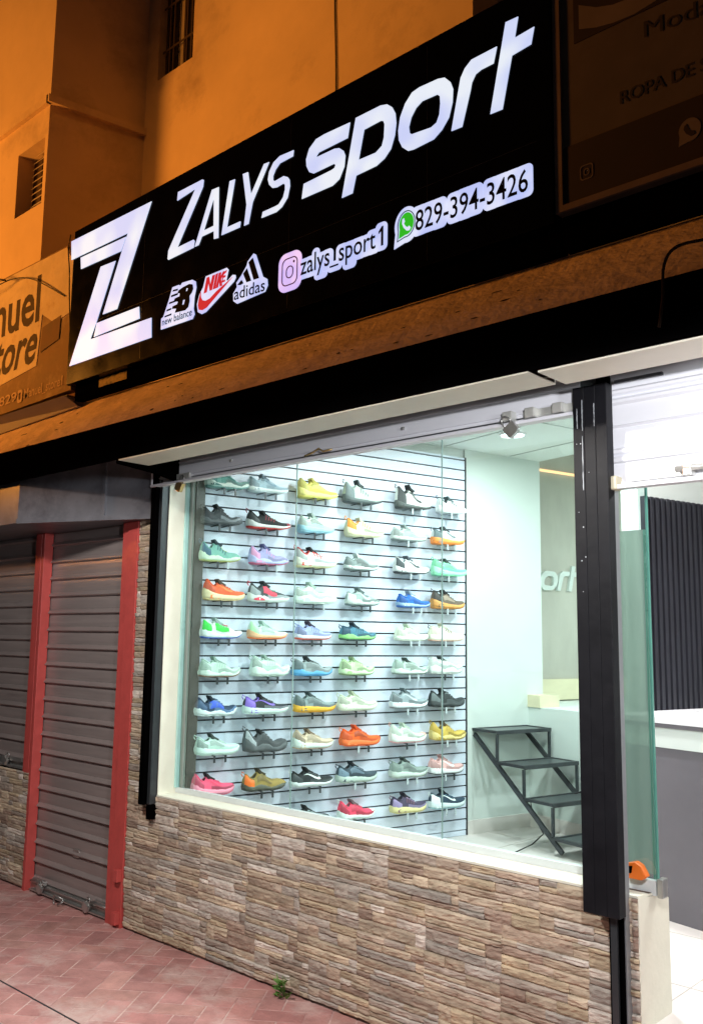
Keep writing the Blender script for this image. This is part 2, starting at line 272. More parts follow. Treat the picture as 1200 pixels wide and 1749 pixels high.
M_slat = mat('slatwall_board', (.70, .755, .86), .38, var=.03, vscale=2)
M_slot = mat('slot_insert', (.025, .025, .03), .5)
M_darkcol = mat('dark_green_profile', (.02, .026, .024), .4)
M_mint = mat('mint_wall_paint', (.64, .69, .65), .7, var=.03, vscale=2)
M_greyw = mat('stucco_feature_wall', (.47, .45, .39), .85, var=.12, vscale=3, stretch=(1, 1, .4), bump=.2, bscale=20)
M_tile = mat('beige_floor_tile', (.72, .66, .62), .35, var=.06, vscale=2, dirt=(.68, .63, .59), dscale=3, dcov=.4)
M_ceil = mat('ceiling_panel', (.78, .80, .76), .7, var=.02)
M_frost = mat('stair_metal', (.055, .06, .065), .45, .5, var=.2, vscale=15)
M_top = mat('white_laminate', (.82, .80, .82), .3, var=.02)
M_char = mat('charcoal_panel', (.135, .125, .14), .55, var=.1, vscale=2)
M_flute = mat('fluted_black_panel', (.02, .02, .027), .45, var=.1)
M_leaf = mat('weed_leaf', (.12, .26, .05), .6, var=.3, vscale=30)
M_wire = mat('cable_sheath', (.015, .012, .012), .6)
M_clear = mat('acrylic_prong', (.45, .50, .52), .2, var=.1)
M_prong = mat('dark_prong', (.05, .055, .06), .35, .4)

# ------------------------------------------------------------------ ground
m = MB(); m.box(-40, 40, -40, -1.055, -.35, -.15); struct(m.build('street', M_asphalt))
m = MB(); m.box(-14, 6, -1.05, .02, -.16, -.0016); struct(m.build('pavement', M_joint))
def bricks():
    bm = bmesh.new(); cl = bm.loops.layers.float_color.new('Col'); rr = random.Random(3)
    a = .222; b = a/2; g = .0045; rot = Matrix.Rotation(math.radians(35), 2); out = []
    for i in range(-90, 91):
        for j in range(-90, 91):
            q = (i-j) % 4
            if q == 0: out.append((i*b, j*b, (i+2)*b, (j+1)*b))
            elif q == 3: out.append((i*b, j*b, (i+1)*b, (j+2)*b))
    seen = set()
    for r in out:
        cx, cy = (r[0]+r[2])/2, (r[1]+r[3])/2
        key = (round(cx, 3), round(cy, 3))
        if key in seen: continue
        seen.add(key)
        c = rot @ Vector((cx, cy)); c.x -= 3
        if not (-9 < c.x < 1.2 and -1.2 < c.y < .15): continue
        base = rr.choice([(.48, .225, .20), (.50, .24, .215), (.46, .205, .185), (.49, .245, .21), (.47, .22, .20)]); k = rr.uniform(.88, 1.1)
        z = rr.uniform(-.0004, .0004)
        vs = []
        for (u, v) in ((r[0]+g, r[1]+g), (r[2]-g, r[1]+g), (r[2]-g, r[3]-g), (r[0]+g, r[3]-g)):
            p = rot @ Vector((u, v)); vs.append((p.x-3, p.y))
        top = [bm.verts.new((x, y, z)) for x, y in vs]; bot = [bm.verts.new((x+(x-c.x)*.02, y+(y-c.y)*.02, -.003)) for x, y in vs]
        fs = [bm.faces.new(top)]+[bm.faces.new((top[q], bot[q], bot[(q+1) % 4], top[(q+1) % 4])) for q in range(4)]
        for f in fs:
            for l in f.loops: l[cl] = (base[0]*k, base[1]*k, base[2]*k, 1)
    for co, no in (((0, -1.045, 0), (0, -1, 0)), ((0, .01, 0), (0, 1, 0))):
        bmesh.ops.bisect_plane(bm, geom=bm.verts[:]+bm.edges[:]+bm.faces[:], plane_co=co, plane_no=no, clear_outer=True)
    # a straight crack-like joint parallel to the kerb
    g2 = bmesh.ops.bisect_plane(bm, geom=bm.verts[:]+bm.edges[:]+bm.faces[:], plane_co=(0, -.835, 0), plane_no=(0, 1, 0))
    g2 = bmesh.ops.bisect_plane(bm, geom=bm.verts[:]+bm.edges[:]+bm.faces[:], plane_co=(0, -.825, 0), plane_no=(0, 1, 0))
    bmesh.ops.delete(bm, geom=[f for f in bm.faces if -.835 < f.calc_center_median().y < -.825], context='FACES')
    me = bpy.data.meshes.new('paving'); bmesh.ops.recalc_face_normals(bm, faces=bm.faces); bm.to_mesh(me); bm.free(); me.materials.append(M_brick)
    o = bpy.data.objects.new('paving', me); COL.objects.link(o); return struct(o)
bricks()
m = MB(); m.box(-14, 6, -.8345, -.8255, -.0014, -.0008); struct(m.build('pavement_joint', M_slot))

# ------------------------------------------------------------------ shop facade wall
wall = thing('shop_wall', 'low shop wall clad in brown split-face ledgestone under the big display window', 'wall', (-3, .1, 0))
def ledger(mb, x0, x1, z0, z1, seed, y=0.0, tw=.36, xoff=0.0):
    rr = random.Random(seed); pal = [(.37, .30, .23), (.41, .34, .26), (.33, .26, .205), (.31, .265, .23), (.40, .36, .32), (.35, .32, .29), (.44, .37, .28), (.28, .21, .17), (.38, .31, .22), (.50, .46, .42), (.36, .295, .24), (.40, .335, .26)]
    cells = []; zb_ = z0
    while zb_ < z1-.004:
        ze_ = min(zb_+rr.uniform(.14, .19), z1); ze_ = z1 if z1-ze_ < .06 else ze_
        tx = math.floor((x0-xoff)/tw)*tw+xoff-rr.uniform(0, tw)
        while tx < x1: cells.append((tx, zb_, ze_)); tx += tw*rr.uniform(.6, 1.1) if False else tw
        zb_ = ze_
    for tx, z0, z1 in cells:
        a, b = max(tx, x0), min(tx+tw, x1); z = z0
        if b-a < .01: continue
        while z < z1-.004:
            h = rr.choice([.022, .028, .034, .042, .052])*rr.uniform(.9, 1.1)
            if z+h > z1-.014: h = z1-z
            h = max(h, .012)
            xs = [a]
            while xs[-1] < b-.06:
                xs.append(min(b, xs[-1]+rr.choice([.07, .11, .16, .22, .30])*rr.uniform(.85, 1.2)))
                if b-xs[-1] < .035: xs[-1] = b
            if xs[-1] < b: xs.append(b)
            for p, q in zip(xs, xs[1:]):
                parts = [(z, z+h)]
                if h > .044 and rr.random() < .45: mz = z+h*rr.uniform(.38, .62); parts = [(z, mz), (mz, z+h)]
                for (za, zb) in parts:
                    if p >= q-.005: continue
                    c = rr.choice(pal); k = rr.uniform(.82, 1.2); c = (c[0]*k*1.20, c[1]*k*1.15, c[2]*k*1.08)
                    dep = rr.uniform(.000, .009); sd = rr.uniform(0, 99); tilt = rr.uniform(-.006, .006); tz = rr.uniform(-.10, .02)*.05
                    nx = max(3, int((q-p)/.014)); nz = 5; idx = {}
                    for i in range(nx+1):
                        for j in range(nz+1):
                            u, v = i/nx, j/nz; X = p+(q-p)*u; Z = za+(zb-za)*v
                            n1 = mnoise.noise(Vector((X*22, Z*50, sd))); n2 = mnoise.noise(Vector((X*70, Z*110, sd+5)))
                            ed = min(1, (1-v)*6)*.30*(v > .5)+.70*(v > .5)+(v <= .5)*(.62+.38*min(1, v*6)); ee = .75+.25*min(1, min(u, 1-u)*(q-p)/.004)
                            d = (dep+.008+.0065*abs(n1)+.0030*n2+tilt*(u-.5)+.004*(v-.4))*ed*ee
                            Zj = Z
                            if j in (0, nz) and 0 < za and zb < z1-.01:
                                Zj += .0038*mnoise.noise(Vector((X*19, Z*9, 3)))+(.0007 if not j else -.0007)
                            idx[i, j] = len(mb.v); mb.v.append((X, y-max(.0005, d), Zj))
                    for i in range(nx):
                        for j in range(nz): mb.face((idx[i, j], idx[i+1, j], idx[i+1, j+1], idx[i, j+1]), c, False)
                    for i in range(nx): # top and bottom return
                        for j in (0, nz):
                            P, Q = mb.v[idx[i, j]], mb.v[idx[i+1, j]]; k2 = len(mb.v); mb.v += [(Q[0], y+.006, Q[2]), (P[0], y+.006, P[2])]
                            mb.face((idx[i, j], idx[i+1, j], k2, k2+1), c)
                    for j in range(nz):
                        for i in (0, nx):
                            P, Q = mb.v[idx[i, j]], mb.v[idx[i, j+1]]; k2 = len(mb.v); mb.v += [(Q[0], y+.006, Q[2]), (P[0], y+.006, P[2])]
                            mb.face((idx[i, j], idx[i, j+1], k2, k2+1), c)
            z += h
m = MB(); m.box(-4.466, -1.458, .004, .234, -.1, .7355); m.box(-4.466, -4.193, .004, .234, .7355, 2.56)
m.build('wall_core', mat('wall_core', (.10, .075, .06), .95), wall)
XO = -3.11
m = MB(); ledger(m, -4.466, -1.456, .012, .7345, 5, .004, xoff=XO); ledger(m, -4.466, -4.2, .7345, 2.50, 8, .004, xoff=XO+.06)
m.build('stone_cladding', M_stone, wall)
m = MB(); m.prism([(-.002, -.05), (.236, -.05), (.236, .695), (.222, .712), (.0, .7365), (-.004, .73)], -1.4575, -1.4535, axis='x'); m.build('wall_end', M_cream, wall)
m = MB(); m.prism([(-.010, .7365), (.124, .7365), (.236, .7365), (.236, .742), (.118, .748), (.0, .748), (-.010, .745)], -4.19, -1.62, axis='x')
m.prism([(-.006, .7365), (.236, .715), (.236, .722), (-.006, .744)], -1.62, -1.455, axis='x'); m.build('sill', M_cream, wall)
m = MB(); m.box(-4.192, -4.186, -.006, .236, .748, 2.56); m.build('reveal', M_cream, wall)
wl = thing('shop_wall', 'shadowy ledgestone wall under the neighbouring window shutter, far left', 'wall', (-7, .1, 0))
m = MB(); m.box(-9, -5.552, .006, .3, -.1, .715); m.build('wall_core', MATS['wall_core'], wl)
m = MB(); ledger(m, -7.4, -5.552, .012, .714, 15, .006); m.build('stone_cladding', M_stone, wl)
m = MB(); m.box(-9, -5.2, .16, .3, -.05, 2.7); m.build('inner_wall', M_black, wl)

# ------------------------------------------------------------------ canopy
cn = thing('canopy', 'sloped concrete canopy over the shopfront, stained orange by the street lamp', 'canopy', (-3, -.2, 2.7))
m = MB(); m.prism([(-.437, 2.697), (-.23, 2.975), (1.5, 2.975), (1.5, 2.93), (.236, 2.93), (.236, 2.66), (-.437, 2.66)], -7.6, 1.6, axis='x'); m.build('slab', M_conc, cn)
m = MB(); m.box(-7.6, 1.6, -.452, -.438, 2.507, 2.705); m.box(-7.6, 1.6, -.438, -.41, 2.63, 2.659); m.build('valance', M_black, cn)
m = MB(); m.box(-7.6, 1.6, -.444, -.422, 2.7052, 2.7085); m.build('valance_cap', mat('orange_drip_edge', (.6, .42, .28), .6), cn)
m = MB(); m.box(-4.035, -1.585, -.449, -.262, 2.500, 2.506, bv=0); m.box(-4.035, -1.585, -.270, -.262, 2.506, 2.53); m.build('soffit_panel', M_soffit, cn)
m = MB(); m.box(-1.545, -.93, -.449, -.262, 2.494, 2.500); m.box(-1.545, -.93, -.270, -.262, 2.5, 2.53); m.build('soffit_panel', M_soffit, cn)
m = MB(); m.box(-.9, 1.6, -.449, -.262, 2.500, 2.506); m.build('soffit_panel', M_soffit, cn)
rr_ = random.Random(21)
for k_ in range(34): # chipped and rusted spots along the lower edge of the slope
    x_ = -5.6+4.6*rr_.random(); f_ = rr_.random()**2*.75; y_ = -.437+.207*f_; z_ = 2.697+.278*f_; w_ = rr_.uniform(.006, .028); h_ = rr_.uniform(.003, .008)
    m = MB(); P_ = [(x_+w_*math.cos(a)*rr_.uniform(.6, 1.2), h_*math.sin(a)*rr_.uniform(.6, 1.2)) for a in [q*math.pi/4 for q in range(8)]]
    i = m.pts([(u, y_+v*.6-.0013, z_+v*.8+.001) for u, v in P_]); m.face(range(i, i+8)); m.build('rust_spot', mat('rust_spot', (.06, .025, .012), .9), cn)
M_brown = mat('brown_box_steel', (.085, .06, .05), .55, var=.2)
m = MB(); m.box(-4.14, 1.6, -.262, -.20, 2.53, 2.545); m.box(-4.14, 1.6, -.20, -.185, 2.53, 2.62); m.box(-4.14, 1.6, -.185, .0, 2.615, 2.63); m.box(-4.3, 1.6, .0, .2, 2.585, 2.62); m.build('shutter_housing', M_brown, cn)
m = MB(); m.prism([(-.437, 2.49), (-.2, 2.47), (-.03, 2.44), (-.03, 2.655), (-.437, 2.655)], -4.075, -4.05, axis='x'); m.build('end_plate', M_black, cn)
# diagonal steel box over the neighbour's door
sb = thing('steel_shutter_box', 'dull grey steel box angled above the red-framed shutters, lit from the street', 'shutter box', (-5, -.2, 2.4))
m = MB(); m.prism([(-4.262, -.035), (-5.16, -.405), (-7.5, -.405), (-7.5, .15), (-4.262, .15)], 2.262, 2.655, axis='z'); m.build('box_body', M_steel, sb)
a = Vector((-4.262, -.035)); d = (Vector((-5.16, -.405))-a).normalized(); nn = Vector((d.y, -d.x)); nn = nn if nn.y < 0 else -nn
def slab2(p0, p1, t): # plan rectangle along the angled face
    A = a+d*p0; B = a+d*p1; return [tuple(A), tuple(B), tuple(B+nn*t), tuple(A+nn*t)]
m = MB(); m.prism(slab2(0, .97, .012), 2.256, 2.286, axis='z'); m.build('bottom_flange', M_steel, sb)
m = MB(); m.prism(slab2(.345, .362, .014), 2.286, 2.65, axis='z'); m.prism(slab2(.368, .378, .008), 2.286, 2.65, axis='z'); m.build('seam_strip', M_steel, sb)

# ------------------------------------------------------------------ shutters
def slat_profile(z0, z1, pitch, y, ridge=.018):
    """(y,z) outline running up a roll-shutter curtain"""
    pr = []; z = z0
    while z < z1-1e-6:
        for f, dy in ((0, .003), (.03, -ridge*.7), (.07, -ridge), (.11, -ridge*.95), (.26, -ridge*.12), (.28, .003), (.5, .001), (.8, .001), (.98, .004)):
            zz = z+f*pitch
            if zz < z1: pr.append((y+dy, zz))
        z += pitch
    pr.append((y, z1)); return pr
def curtain(mb, x0, x1, pr, th=.004):
    i = mb.pts([(x0, p[0], p[1]) for p in pr]); j = mb.pts([(x1, p[0], p[1]) for p in pr]); n = len(pr)
    k = mb.pts([(x0, p[0]+th, p[1]) for p in pr]); l = mb.pts([(x1, p[0]+th, p[1]) for p in pr])
    for q in range(n-1):
        mb.face((i+q, j+q, j+q+1, i+q+1), None, False); mb.face((k+q, k+q+1, l+q+1, l+q), None, False)
ds = thing('roller_shutter', 'closed grey roll-down door shutter between two red posts, reaching the pavement', 'shutter', (-5.03, .05, 0), group=None)
m = MB(); curtain(m, -5.54, -4.62, slat_profile(.055, 2.6, .1115, .055)); m.build('slat_curtain', M_shut, ds)
m = MB(); m.box(-5.54, -4.62, .028, .06, .012, .055); m.box(-5.50, -4.62, .0, .03, .012, .020); m.box(-5.50, -4.62, .012, .030, .045, .052); m.build('bottom_rail', M_zinc, ds)
m = MB(); m.box(-5.09, -5.02, .046, .052, .27, .315, bv=.008); m.build('lock_plate', M_zinc, ds)
def slide_bolt(par, x0, x1, z):
    m = MB(); m.box(x0, x1, .006, .026, z+.018, z+.048, bv=.004); b = m.build('slide_bolt', M_zinc, par)
    m = MB(); m.tube([(x0-.01, .0, z+.033), (x1+.02, .0, z+.033)], .007); m.build('bolt_rod', M_zinc, b)
slide_bolt(ds, -5.47, -5.33, .04); slide_bolt(ds, -4.78, -4.64, .04)
m = MB(); m.tube([(-5.10+.05*math.cos(a), -.02-.025*abs(math.sin(a)), .035+.026*math.sin(a)) for a in [k*math.pi/8 for k in range(-3, 12)]], .005); m.build('pull_handle', M_zinc, ds)
ws = thing('roller_shutter', 'closed grey roll-down window shutter in shadow above the far-left stone wall', 'shutter', (-6.3, .05, .7))
m = MB(); curtain(m, -7.6, -5.65, slat_profile(.775, 2.6, .1115, .062)); m.build('slat_curtain', M_shut, ws)
m = MB(); m.box(-7.6, -5.66, .03, .066, .725, .775); m.box(-7.6, -5.62, .0, .03, .725, .735); m.build('bottom_rail', M_zinc, ws)
m = MB(); m.box(-5.95, -5.70, .006, .028, .765, .79, bv=.004); m.build('slide_bolt', M_zinc, ws)
def padlock(label, x, y, z, s=1, ang=0, mt=None, group=None, lab_m=None):
    t = thing('padlock', label, 'padlock', (x, y, z), 0, group)
    m = MB(Matrix.Rotation(ang, 4, 'Y')); m.prism([(-.02*s, -.05*s), (-.014*s, -.056*s), (.014*s, -.056*s), (.02*s, -.05*s), (.02*s, -.018*s), (-.02*s, -.018*s)], -.008*s, .008*s); m.build('lock_body', mt or M_zinc, t, local=True, bevel=.002)
    m = MB(Matrix.Rotation(ang, 4, 'Y')); m.tube([(-.012*s, 0, -.02*s), (-.012*s, 0, .002*s), (-.008*s, 0, .010*s), (0, 0, .013*s), (.008*s, 0, .010*s), (.012*s, 0, .002*s), (.012*s, 0, -.02*s)], .0033*s, 6); m.build('shackle', M_zinc, t, local=True)
    return t
padlock('steel padlock at the left end of the door shutter, just above the red pavement', -5.325, -.012, .085, 1.25, .5)
padlock('steel padlock at the right end of the door shutter, just above the red pavement', -4.80, -.012, .085, 1.3, .5)
padlock('steel padlock on the bottom rail of the shadowy window shutter at the left edge', -5.86, -.008, .80, 1.3, .7)
def post(label, x0, x1, z0, z1, y0=-.012, y1=.10, brackets=()):
    t = thing('shutter_post', label, 'post', ((x0+x1)/2, y0, z0)); w = x1-x0
    m = MB(); m.prism([(x0, y0+.004), (x0+w*.34, y0+.004), (x0+w*.37, y0-.002), (x1, y0-.002), (x1, y1), (x0, y1)], z0, z1, axis='z'); m.build('post_channel', M_red, t, bevel=.002)
    for z in brackets:
        m = MB(); m.box(x1-.045, x1-.005, y0-.034, y0-.002, z, z+.065, bv=0); m.build('bracket', M_red, t, bevel=.003)
    return t
post('bright red shutter post beside the stone wall with small red brackets near its foot', -4.632, -4.470, -.004, 2.45, brackets=(.02, .245))
post('narrow red shutter post left of the grey door shutter', -5.577, -5.532, -.004, 2.45, -.012, .05)
post('dark shaded red shutter post that stops above the stone at the window shutter', -5.665, -5.581, .70, 2.45, -.006, .05)
# main white shutter, rolled almost fully up over the window
ms = thing('roller_shutter', 'long white roll-up shutter raised to the top of the display window', 'shutter', (-2.9, -.03, 2.45))
m = MB(); m.box(-4.265, -1.605, -.050, -.046, 2.455, 2.59); m.box(-4.265, -1.605, -.058, -.050, 2.475, 2.482); m.box(-4.265, -1.605, -.056, -.050, 2.545, 2.552)
m.build('slat_curtain', M_white, ms)
m = MB(); m.box(-4.268, -1.605, -.082, -.044, 2.430, 2.437); m.box(-4.268, -1.605, -.050, -.044, 2.437, 2.462); m.box(-4.268, -1.605, -.086, -.082, 2.430, 2.442); m.build('bottom_rail', M_white, ms, bevel=.001)
m = MB(); m.box(-4.272, -4.262, -.078, -.05, 2.43, 2.51); m.build('end_clip', M_white, ms)
M_lat = mat('chromed_latch', (.70, .70, .66), .3, .5)
m = MB(); m.box(-1.84, -1.62, -.066, -.051, 2.452, 2.482); m.build('slide_bolt', M_lat, ms)
for x in (-1.90, -1.80, -1.68): m = MB(); m.box(x-.022, x+.022, -.092, -.052, 2.448, 2.487); m.build('bolt_keeper', M_lat, ms, bevel=.004)
m = MB(); m.box(-4.10, -3.94, -.066, -.051, 2.452, 2.482); m.build('slide_bolt', M_lat, ms)
m = MB(); m.tube([(-3.02, -.09, 2.452), (-2.96, -.10, 2.458), (-2.93, -.09, 2.475), (-2.90, -.09, 2.458), (-2.85, -.085, 2.462)], .005); m.build('bent_hook', M_brass, ms)
for x in (-3.6, -2.45): m = MB(); m.disc((x, -.056, 2.50), .008, 8, .012); m.build('rivet', M_zinc, ms)
padlock('small brass padlock hanging off the left end of the white window shutter', -3.985, -.075, 2.452, 1.35, .5, M_brass)
padlock('grey padlock hanging off the latch of the white window shutter, before the ceiling light', -1.905, -.095, 2.448, 1.35, -.65)
rs = thing('roller_shutter', 'glaring white slatted shutter half-lowered over the doorway at the right', 'shutter', (-.4, -.03, 2.2))
m = MB(); pr = []
for z, dy in ((2.165, 0), (2.235, 0), (2.24, -.010), (2.25, -.014), (2.26, -.006), (2.264, .003), (2.272, -.008), (2.283, -.012), (2.292, 0), (2.36, .002), (2.366, .004), (2.372, -.004), (2.378, .002), (2.45, .002), (2.458, -.010), (2.468, -.013), (2.478, 0), (2.484, .004), (2.492, -.010), (2.502, -.012), (2.512, .002), (2.6, .002)):
    pr.append((-.034+dy, z))
curtain(m, -1.492, 1.4, pr); m.build('slat_curtain', M_white, rs)
m = MB(); m.box(-1.492, 1.4, -.07, -.030, 2.138, 2.146); m.box(-1.492, 1.4, -.040, -.030, 2.146, 2.168); m.box(-1.492, 1.4, -.074, -.070, 2.138, 2.152); m.build('bottom_rail', M_white, rs)
m = MB(); m.box(-1.495, -1.455, -.080, -.03, 2.135, 2.185); m.build('end_stop', mat('ivory_plastic', (.62, .56, .40), .5), rs, bevel=.006)
m = MB(); m.box(-1.42, -1.20, -.056, -.040, 2.162, 2.192); m.build('slide_bolt', M_lat, rs)
m = MB(); m.box(-1.215, -1.185, -.085, -.04, 2.155, 2.205); m.build('bolt_keeper', M_lat, rs, bevel=.004)
m = MB(); m.tube([(-1.24, -.075, 2.182), (-1.06, -.075, 2.182)], .011); m.tube([(-1.10, -.085, 2.197), (-1.07, -.1, 2.20), (-1.05, -.1, 2.185), (-1.05, -.09, 2.16)], .010); m.build('bolt_rod', M_lat, rs)
padlock('chunky silver padlock hanging off the half-lowered white doorway shutter', -1.085, -.11, 2.175, 2.0, -.45, M_lat)
# window tracks and the black steel post
tk = thing('shutter_track', 'slim black steel shutter guide down the left side of the display window', 'shutter guide', (-4.2, -.03, .71))
m = MB(); m.box(-4.272, -4.225, -.072, .0, .695, 2.535); m.build('track_channel', M_black, tk, bevel=.002)
m = MB(); m.box(-4.221, -4.196, -.050, .0, .70, 2.47); m.build('track_lip', mat('grey_black_steel', (.05, .055, .06), .35, .5), tk)
m = MB(); m.box(-4.225, -4.19, -.05, -.002, .62, .695); m.build('track_foot', M_black, tk)
pp = thing('steel_post', 'broad black steel post of joined tubes between the display window and the doorway', 'post', (-1.54, -.07, .68))
for k in range(3):
    m = MB(); x = -1.609+k*.0446; m.box(x, x+.0445, -.100, -.052, .683, 2.525); m.build('tube', mat('post_black_paint', (.007, .007, .009), .5, var=.3, vscale=7, bump=.12, bscale=25, dirt=(.016, .015, .017), dscale=3, dcov=.45, spec=.2), pp, bevel=.002)
M_drip = mat('white_paint_drip', (.45, .48, .50), .5); rr = random.Random(4)
for x, za, zb in ((-1.592, 2.37, 2.445), (-1.571, 2.36, 2.475), (-1.572, 2.14, 2.34), (-1.524, 2.37, 2.455)):
    n = 14; L_ = [(x-rr.uniform(.0003, .0020), za+(zb-za)*i/n) for i in range(n+1)]; Rr = [(x+rr.uniform(.0003, .0020), za+(zb-za)*i/n) for i in range(n+1)]
    m = MB(); m.prism(L_+Rr[::-1], -.1018, -.1001); m.build('paint_drip', M_drip, pp)
for k in range(8):
    x = rr.choice([-1.59, -1.572, -1.56])+rr.uniform(-.015, .015); z = rr.uniform(1.75, 2.38); r = rr.uniform(.0009, .0020); m = MB(); m.box(x-r, x+r, -.1018, -.1001, z, z+r*2.2); m.build('paint_drip', M_drip, pp)
gd = thing('shutter_track', 'black shutter guide reaching the ground at the right of the steel post', 'shutter guide', (-1.48, -.03, 0))
m = MB(); m.box(-1.540, -1.490, -.051, -.004, -.003, 2.56); m.build('track_channel', M_black, gd, bevel=.002)
m = MB(); m.box(-1.4895, -1.485, -.038, -.004, -.003, 2.14); m.build('track_lip', mat('pale_grey_edge', (.25, .26, .27), .4, .3), gd)
m = MB(); m.box(-1.528, -1.505, -.064, -.052, -.003, .683); m.build('track_face', MATS['grey_black_steel'], gd)
hd = thing('door_header', 'dark grey steel lintel above the white doorway shutter', 'lintel', (0, 0, 2.5))
m = MB(); m.box(-1.62, 1.5, -.02, .03, 2.505, 2.60); m.box(-1.47, -1.29, -.045, -.022, 2.53, 2.542); m.build('lintel_beam', mat('lintel_grey', (.10, .10, .11), .5, .3, var=.2), hd)

# ------------------------------------------------------------------ display window
wn = thing('display_window', 'frameless green-tinted shop window of three tall panes looking onto the sneaker wall', 'window', (-3, .12, .75))
for a_, b_ in ((-4.19, -3.2905), (-3.2865, -2.3735), (-2.3695, -1.442)):
    m = MB(); m.box(a_, b_, .1195, .1205, .775, 2.60); m.build('pane', M_glass, wn)
for x in (-3.2885, -2.3715): m = MB(); m.box(x-.0019, x+.0019, .117, .123, .775, 2.60); m.build('silicone_joint', M_glassedge, wn)
m = MB(); m.box(-1.4405, -1.4345, .114, .126, .775, 2.60); m.build('glass_edge', mat('green_glass_edge', (.10, .30, .24), .2), wn)
m = MB(); m.box(-4.186, -1.60, .108, .132, .748, .7755); m.box(-1.60, -1.44, .108, .132, .726, .7755); m.build('floor_channel', M_frame, wn)
m = MB(); m.box(-4.186, -4.172, .100, .140, .775, 2.60); m.build('side_channel', mat('aqua_glass_edge', (.42, .70, .66), .3), wn)
m = MB(); m.box(-1.4335, -1.413, .100, .145, .722, .786); m.build('end_clamp', M_zinc, wn, bevel=.003)
# second pane folded back at the doorway side
gd2 = thing('glass_door', 'frosted green glass door leaf folded back beside the stub wall at the doorway', 'door', (-1.54, .2, .74))
m = MB(); m.box(-1.60, -1.489, .20, .208, .775, 2.02); m.build('frosted_leaf', glassmat('frosted_green', (.50, .54, .49), body=.4), gd2)
m = MB(); m.box(-1.489, -1.483, .197, .211, .745, 2.02); m.build('leaf_edge', mat('leaf_edge', (.12, .24, .19), .3), gd2)
oc = thing('tape_dispenser', 'small bright orange tool with a black slot resting on the glass channel', 'tool', (-1.52, .09, .78))
m = MB(); m.prism([(-1.545, .778), (-1.475, .778), (-1.458, .792), (-1.478, .825), (-1.500, .836), (-1.545, .822), (-1.552, .80)], .072, .106); m.build('orange_case', mat('orange_plastic', (.85, .18, .02), .45), oc, bevel=.004)
m = MB(); m.prism([(-1.550, .792), (-1.512, .798), (-1.508, .822), (-1.545, .815)], .066, .0715); m.build('black_slot', M_black, oc)
# ------------------------------------------------------------------ interior
m = MB(); m.prism([(-4.6, .236), (-1.4575, .236), (-1.4575, .02), (3, .02), (3, 7), (-4.6, 7)], .0, .31, axis='z'); struct(m.build('shop_floor', M_tile))
def wxy(o_, s_): p = IN @ Vector((o_, s_, 0)); return (p.x, p.y)
m = MB(); m.prism([(-4.62, .236), (3, .236), wxy(7, 2.92), wxy(-.5, 2.92)], 2.9302, 3.05, axis='z')
cf = thing('shop_ceiling', 'pale panelled ceiling above the front of the shop', 'ceiling', (-2, 2, 2.93)); m.build('ceiling_panel', M_ceil, cf)
m = MB(IN)
for s_ in (.7, 1.35, 2.0, 2.6): m.box(.02, min(5, (s_-.35)*4), s_-.004, s_+.004, 2.9265, 2.9301)
for o_ in (.9, 2.1): m.box(o_-.004, o_+.004, .9, 2.9, 2.9266, 2.9301)
m.build('panel_joint', mat('ceiling_joint', (.42, .45, .43), .8), cf)
m = MB(IN); m.box(-.6, 6, 2.9205, 7, 3.14, 3.25); m.build('raised_ceiling', M_ceil, cf)
m = MB(IN); m.box(.0, 6, 2.9, 2.92, 2.931, 3.2); m.build('ceiling_step', M_ceil, cf)
iw = thing('interior_wall', 'mint-cream wall carrying the sneaker slatwall and running back past it', 'wall', (-4, 1.5, .31))
m = MB(); m.prism([(-4.62, .236), (-4.19, .236), wxy(-.022, .28), wxy(-.022, 2.92), wxy(-.40, 2.92)], .30, 2.93, axis='z'); m.M = IN; m.box(-.40, -.022, 2.0, 2.92, 2.932, 3.14); m.box(-.022, -.001, 2.19, 2.92, .31, 2.93); m.build('wall_body', M_mint, iw)
m = MB(IN); m.box(-.001, .012, 2.19, 2.775, .31, .40); m.build('skirting', M_tile, iw)
fwl = thing('feature_wall', 'grey stucco feature wall at the back bearing raised pale letters', 'wall', (-3.6, 4, .31))
m = MB(IN); m.box(-.6, -.37, 2.92, 7, .30, 3.14); m.build('wall_body', M_greyw, fwl)
m = MB(IN); m.box(-.37, -.345, 2.92, 7, 1.14, 1.30); m.build('wood_base', mat('pale_yellow_wood', (.70, .64, .44), .6, var=.12, stretch=(1, .2, 1)), fwl)
m = MB(IN); m.box(-.37, -.352, 2.92, 7, 2.955, 2.972); m.build('cove_light', emit('warm_led', (1, .55, .28), 1.6), fwl)
def wl_letters():
    ks = dict((k, v) for k, v in LETTERS[5:])if False else None
    ref = LETTERS[7][1][0]; a = min(p[0] for p in ref); b = max(p[0] for p in ref); c = min(p[1] for p in ref); d = max(p[1] for p in ref)
    sc = .155/(d-c); s0 = 3.262
    for ch, loops in LETTERS[5:]:
        lp = [[(s0+(x-a)*sc*1.15, 1.995+(z-c)*sc) for x, z in l] for l in loops]
        mm = MB(IN); mm.prism(lp[0], -.3695, -.345, holes=lp[1:], axis='x'); mm.build('raised_letter', M_mint, fwl)
wl_letters()
pf = thing('platform', 'pale plastered raised floor block behind the metal steps', 'platform', (-3, 3, .31))
m = MB(IN); m.box(-.36, 1.6, 2.775, 6.5, .31, 1.13); m.build('block', M_mint, pf)
m = MB(IN); m.box(.0, 1.6, 2.762, 2.775, .31, .40); m.build('skirting', M_tile, pf)
m = MB(IN); m.box(-.02, .12, 2.765, 2.96, 1.13, 1.215); m.build('corner_ledge', MATS['pale_yellow_wood'], pf)
m = MB(); 
for k_ in range(9): m.box(-4.1, 1.6, .5+k_*.6, .504+k_*.6, .3102, .3112); m.box(-3.9+k_*.6, -3.896+k_*.6, .25, 6, .3102, .3111)
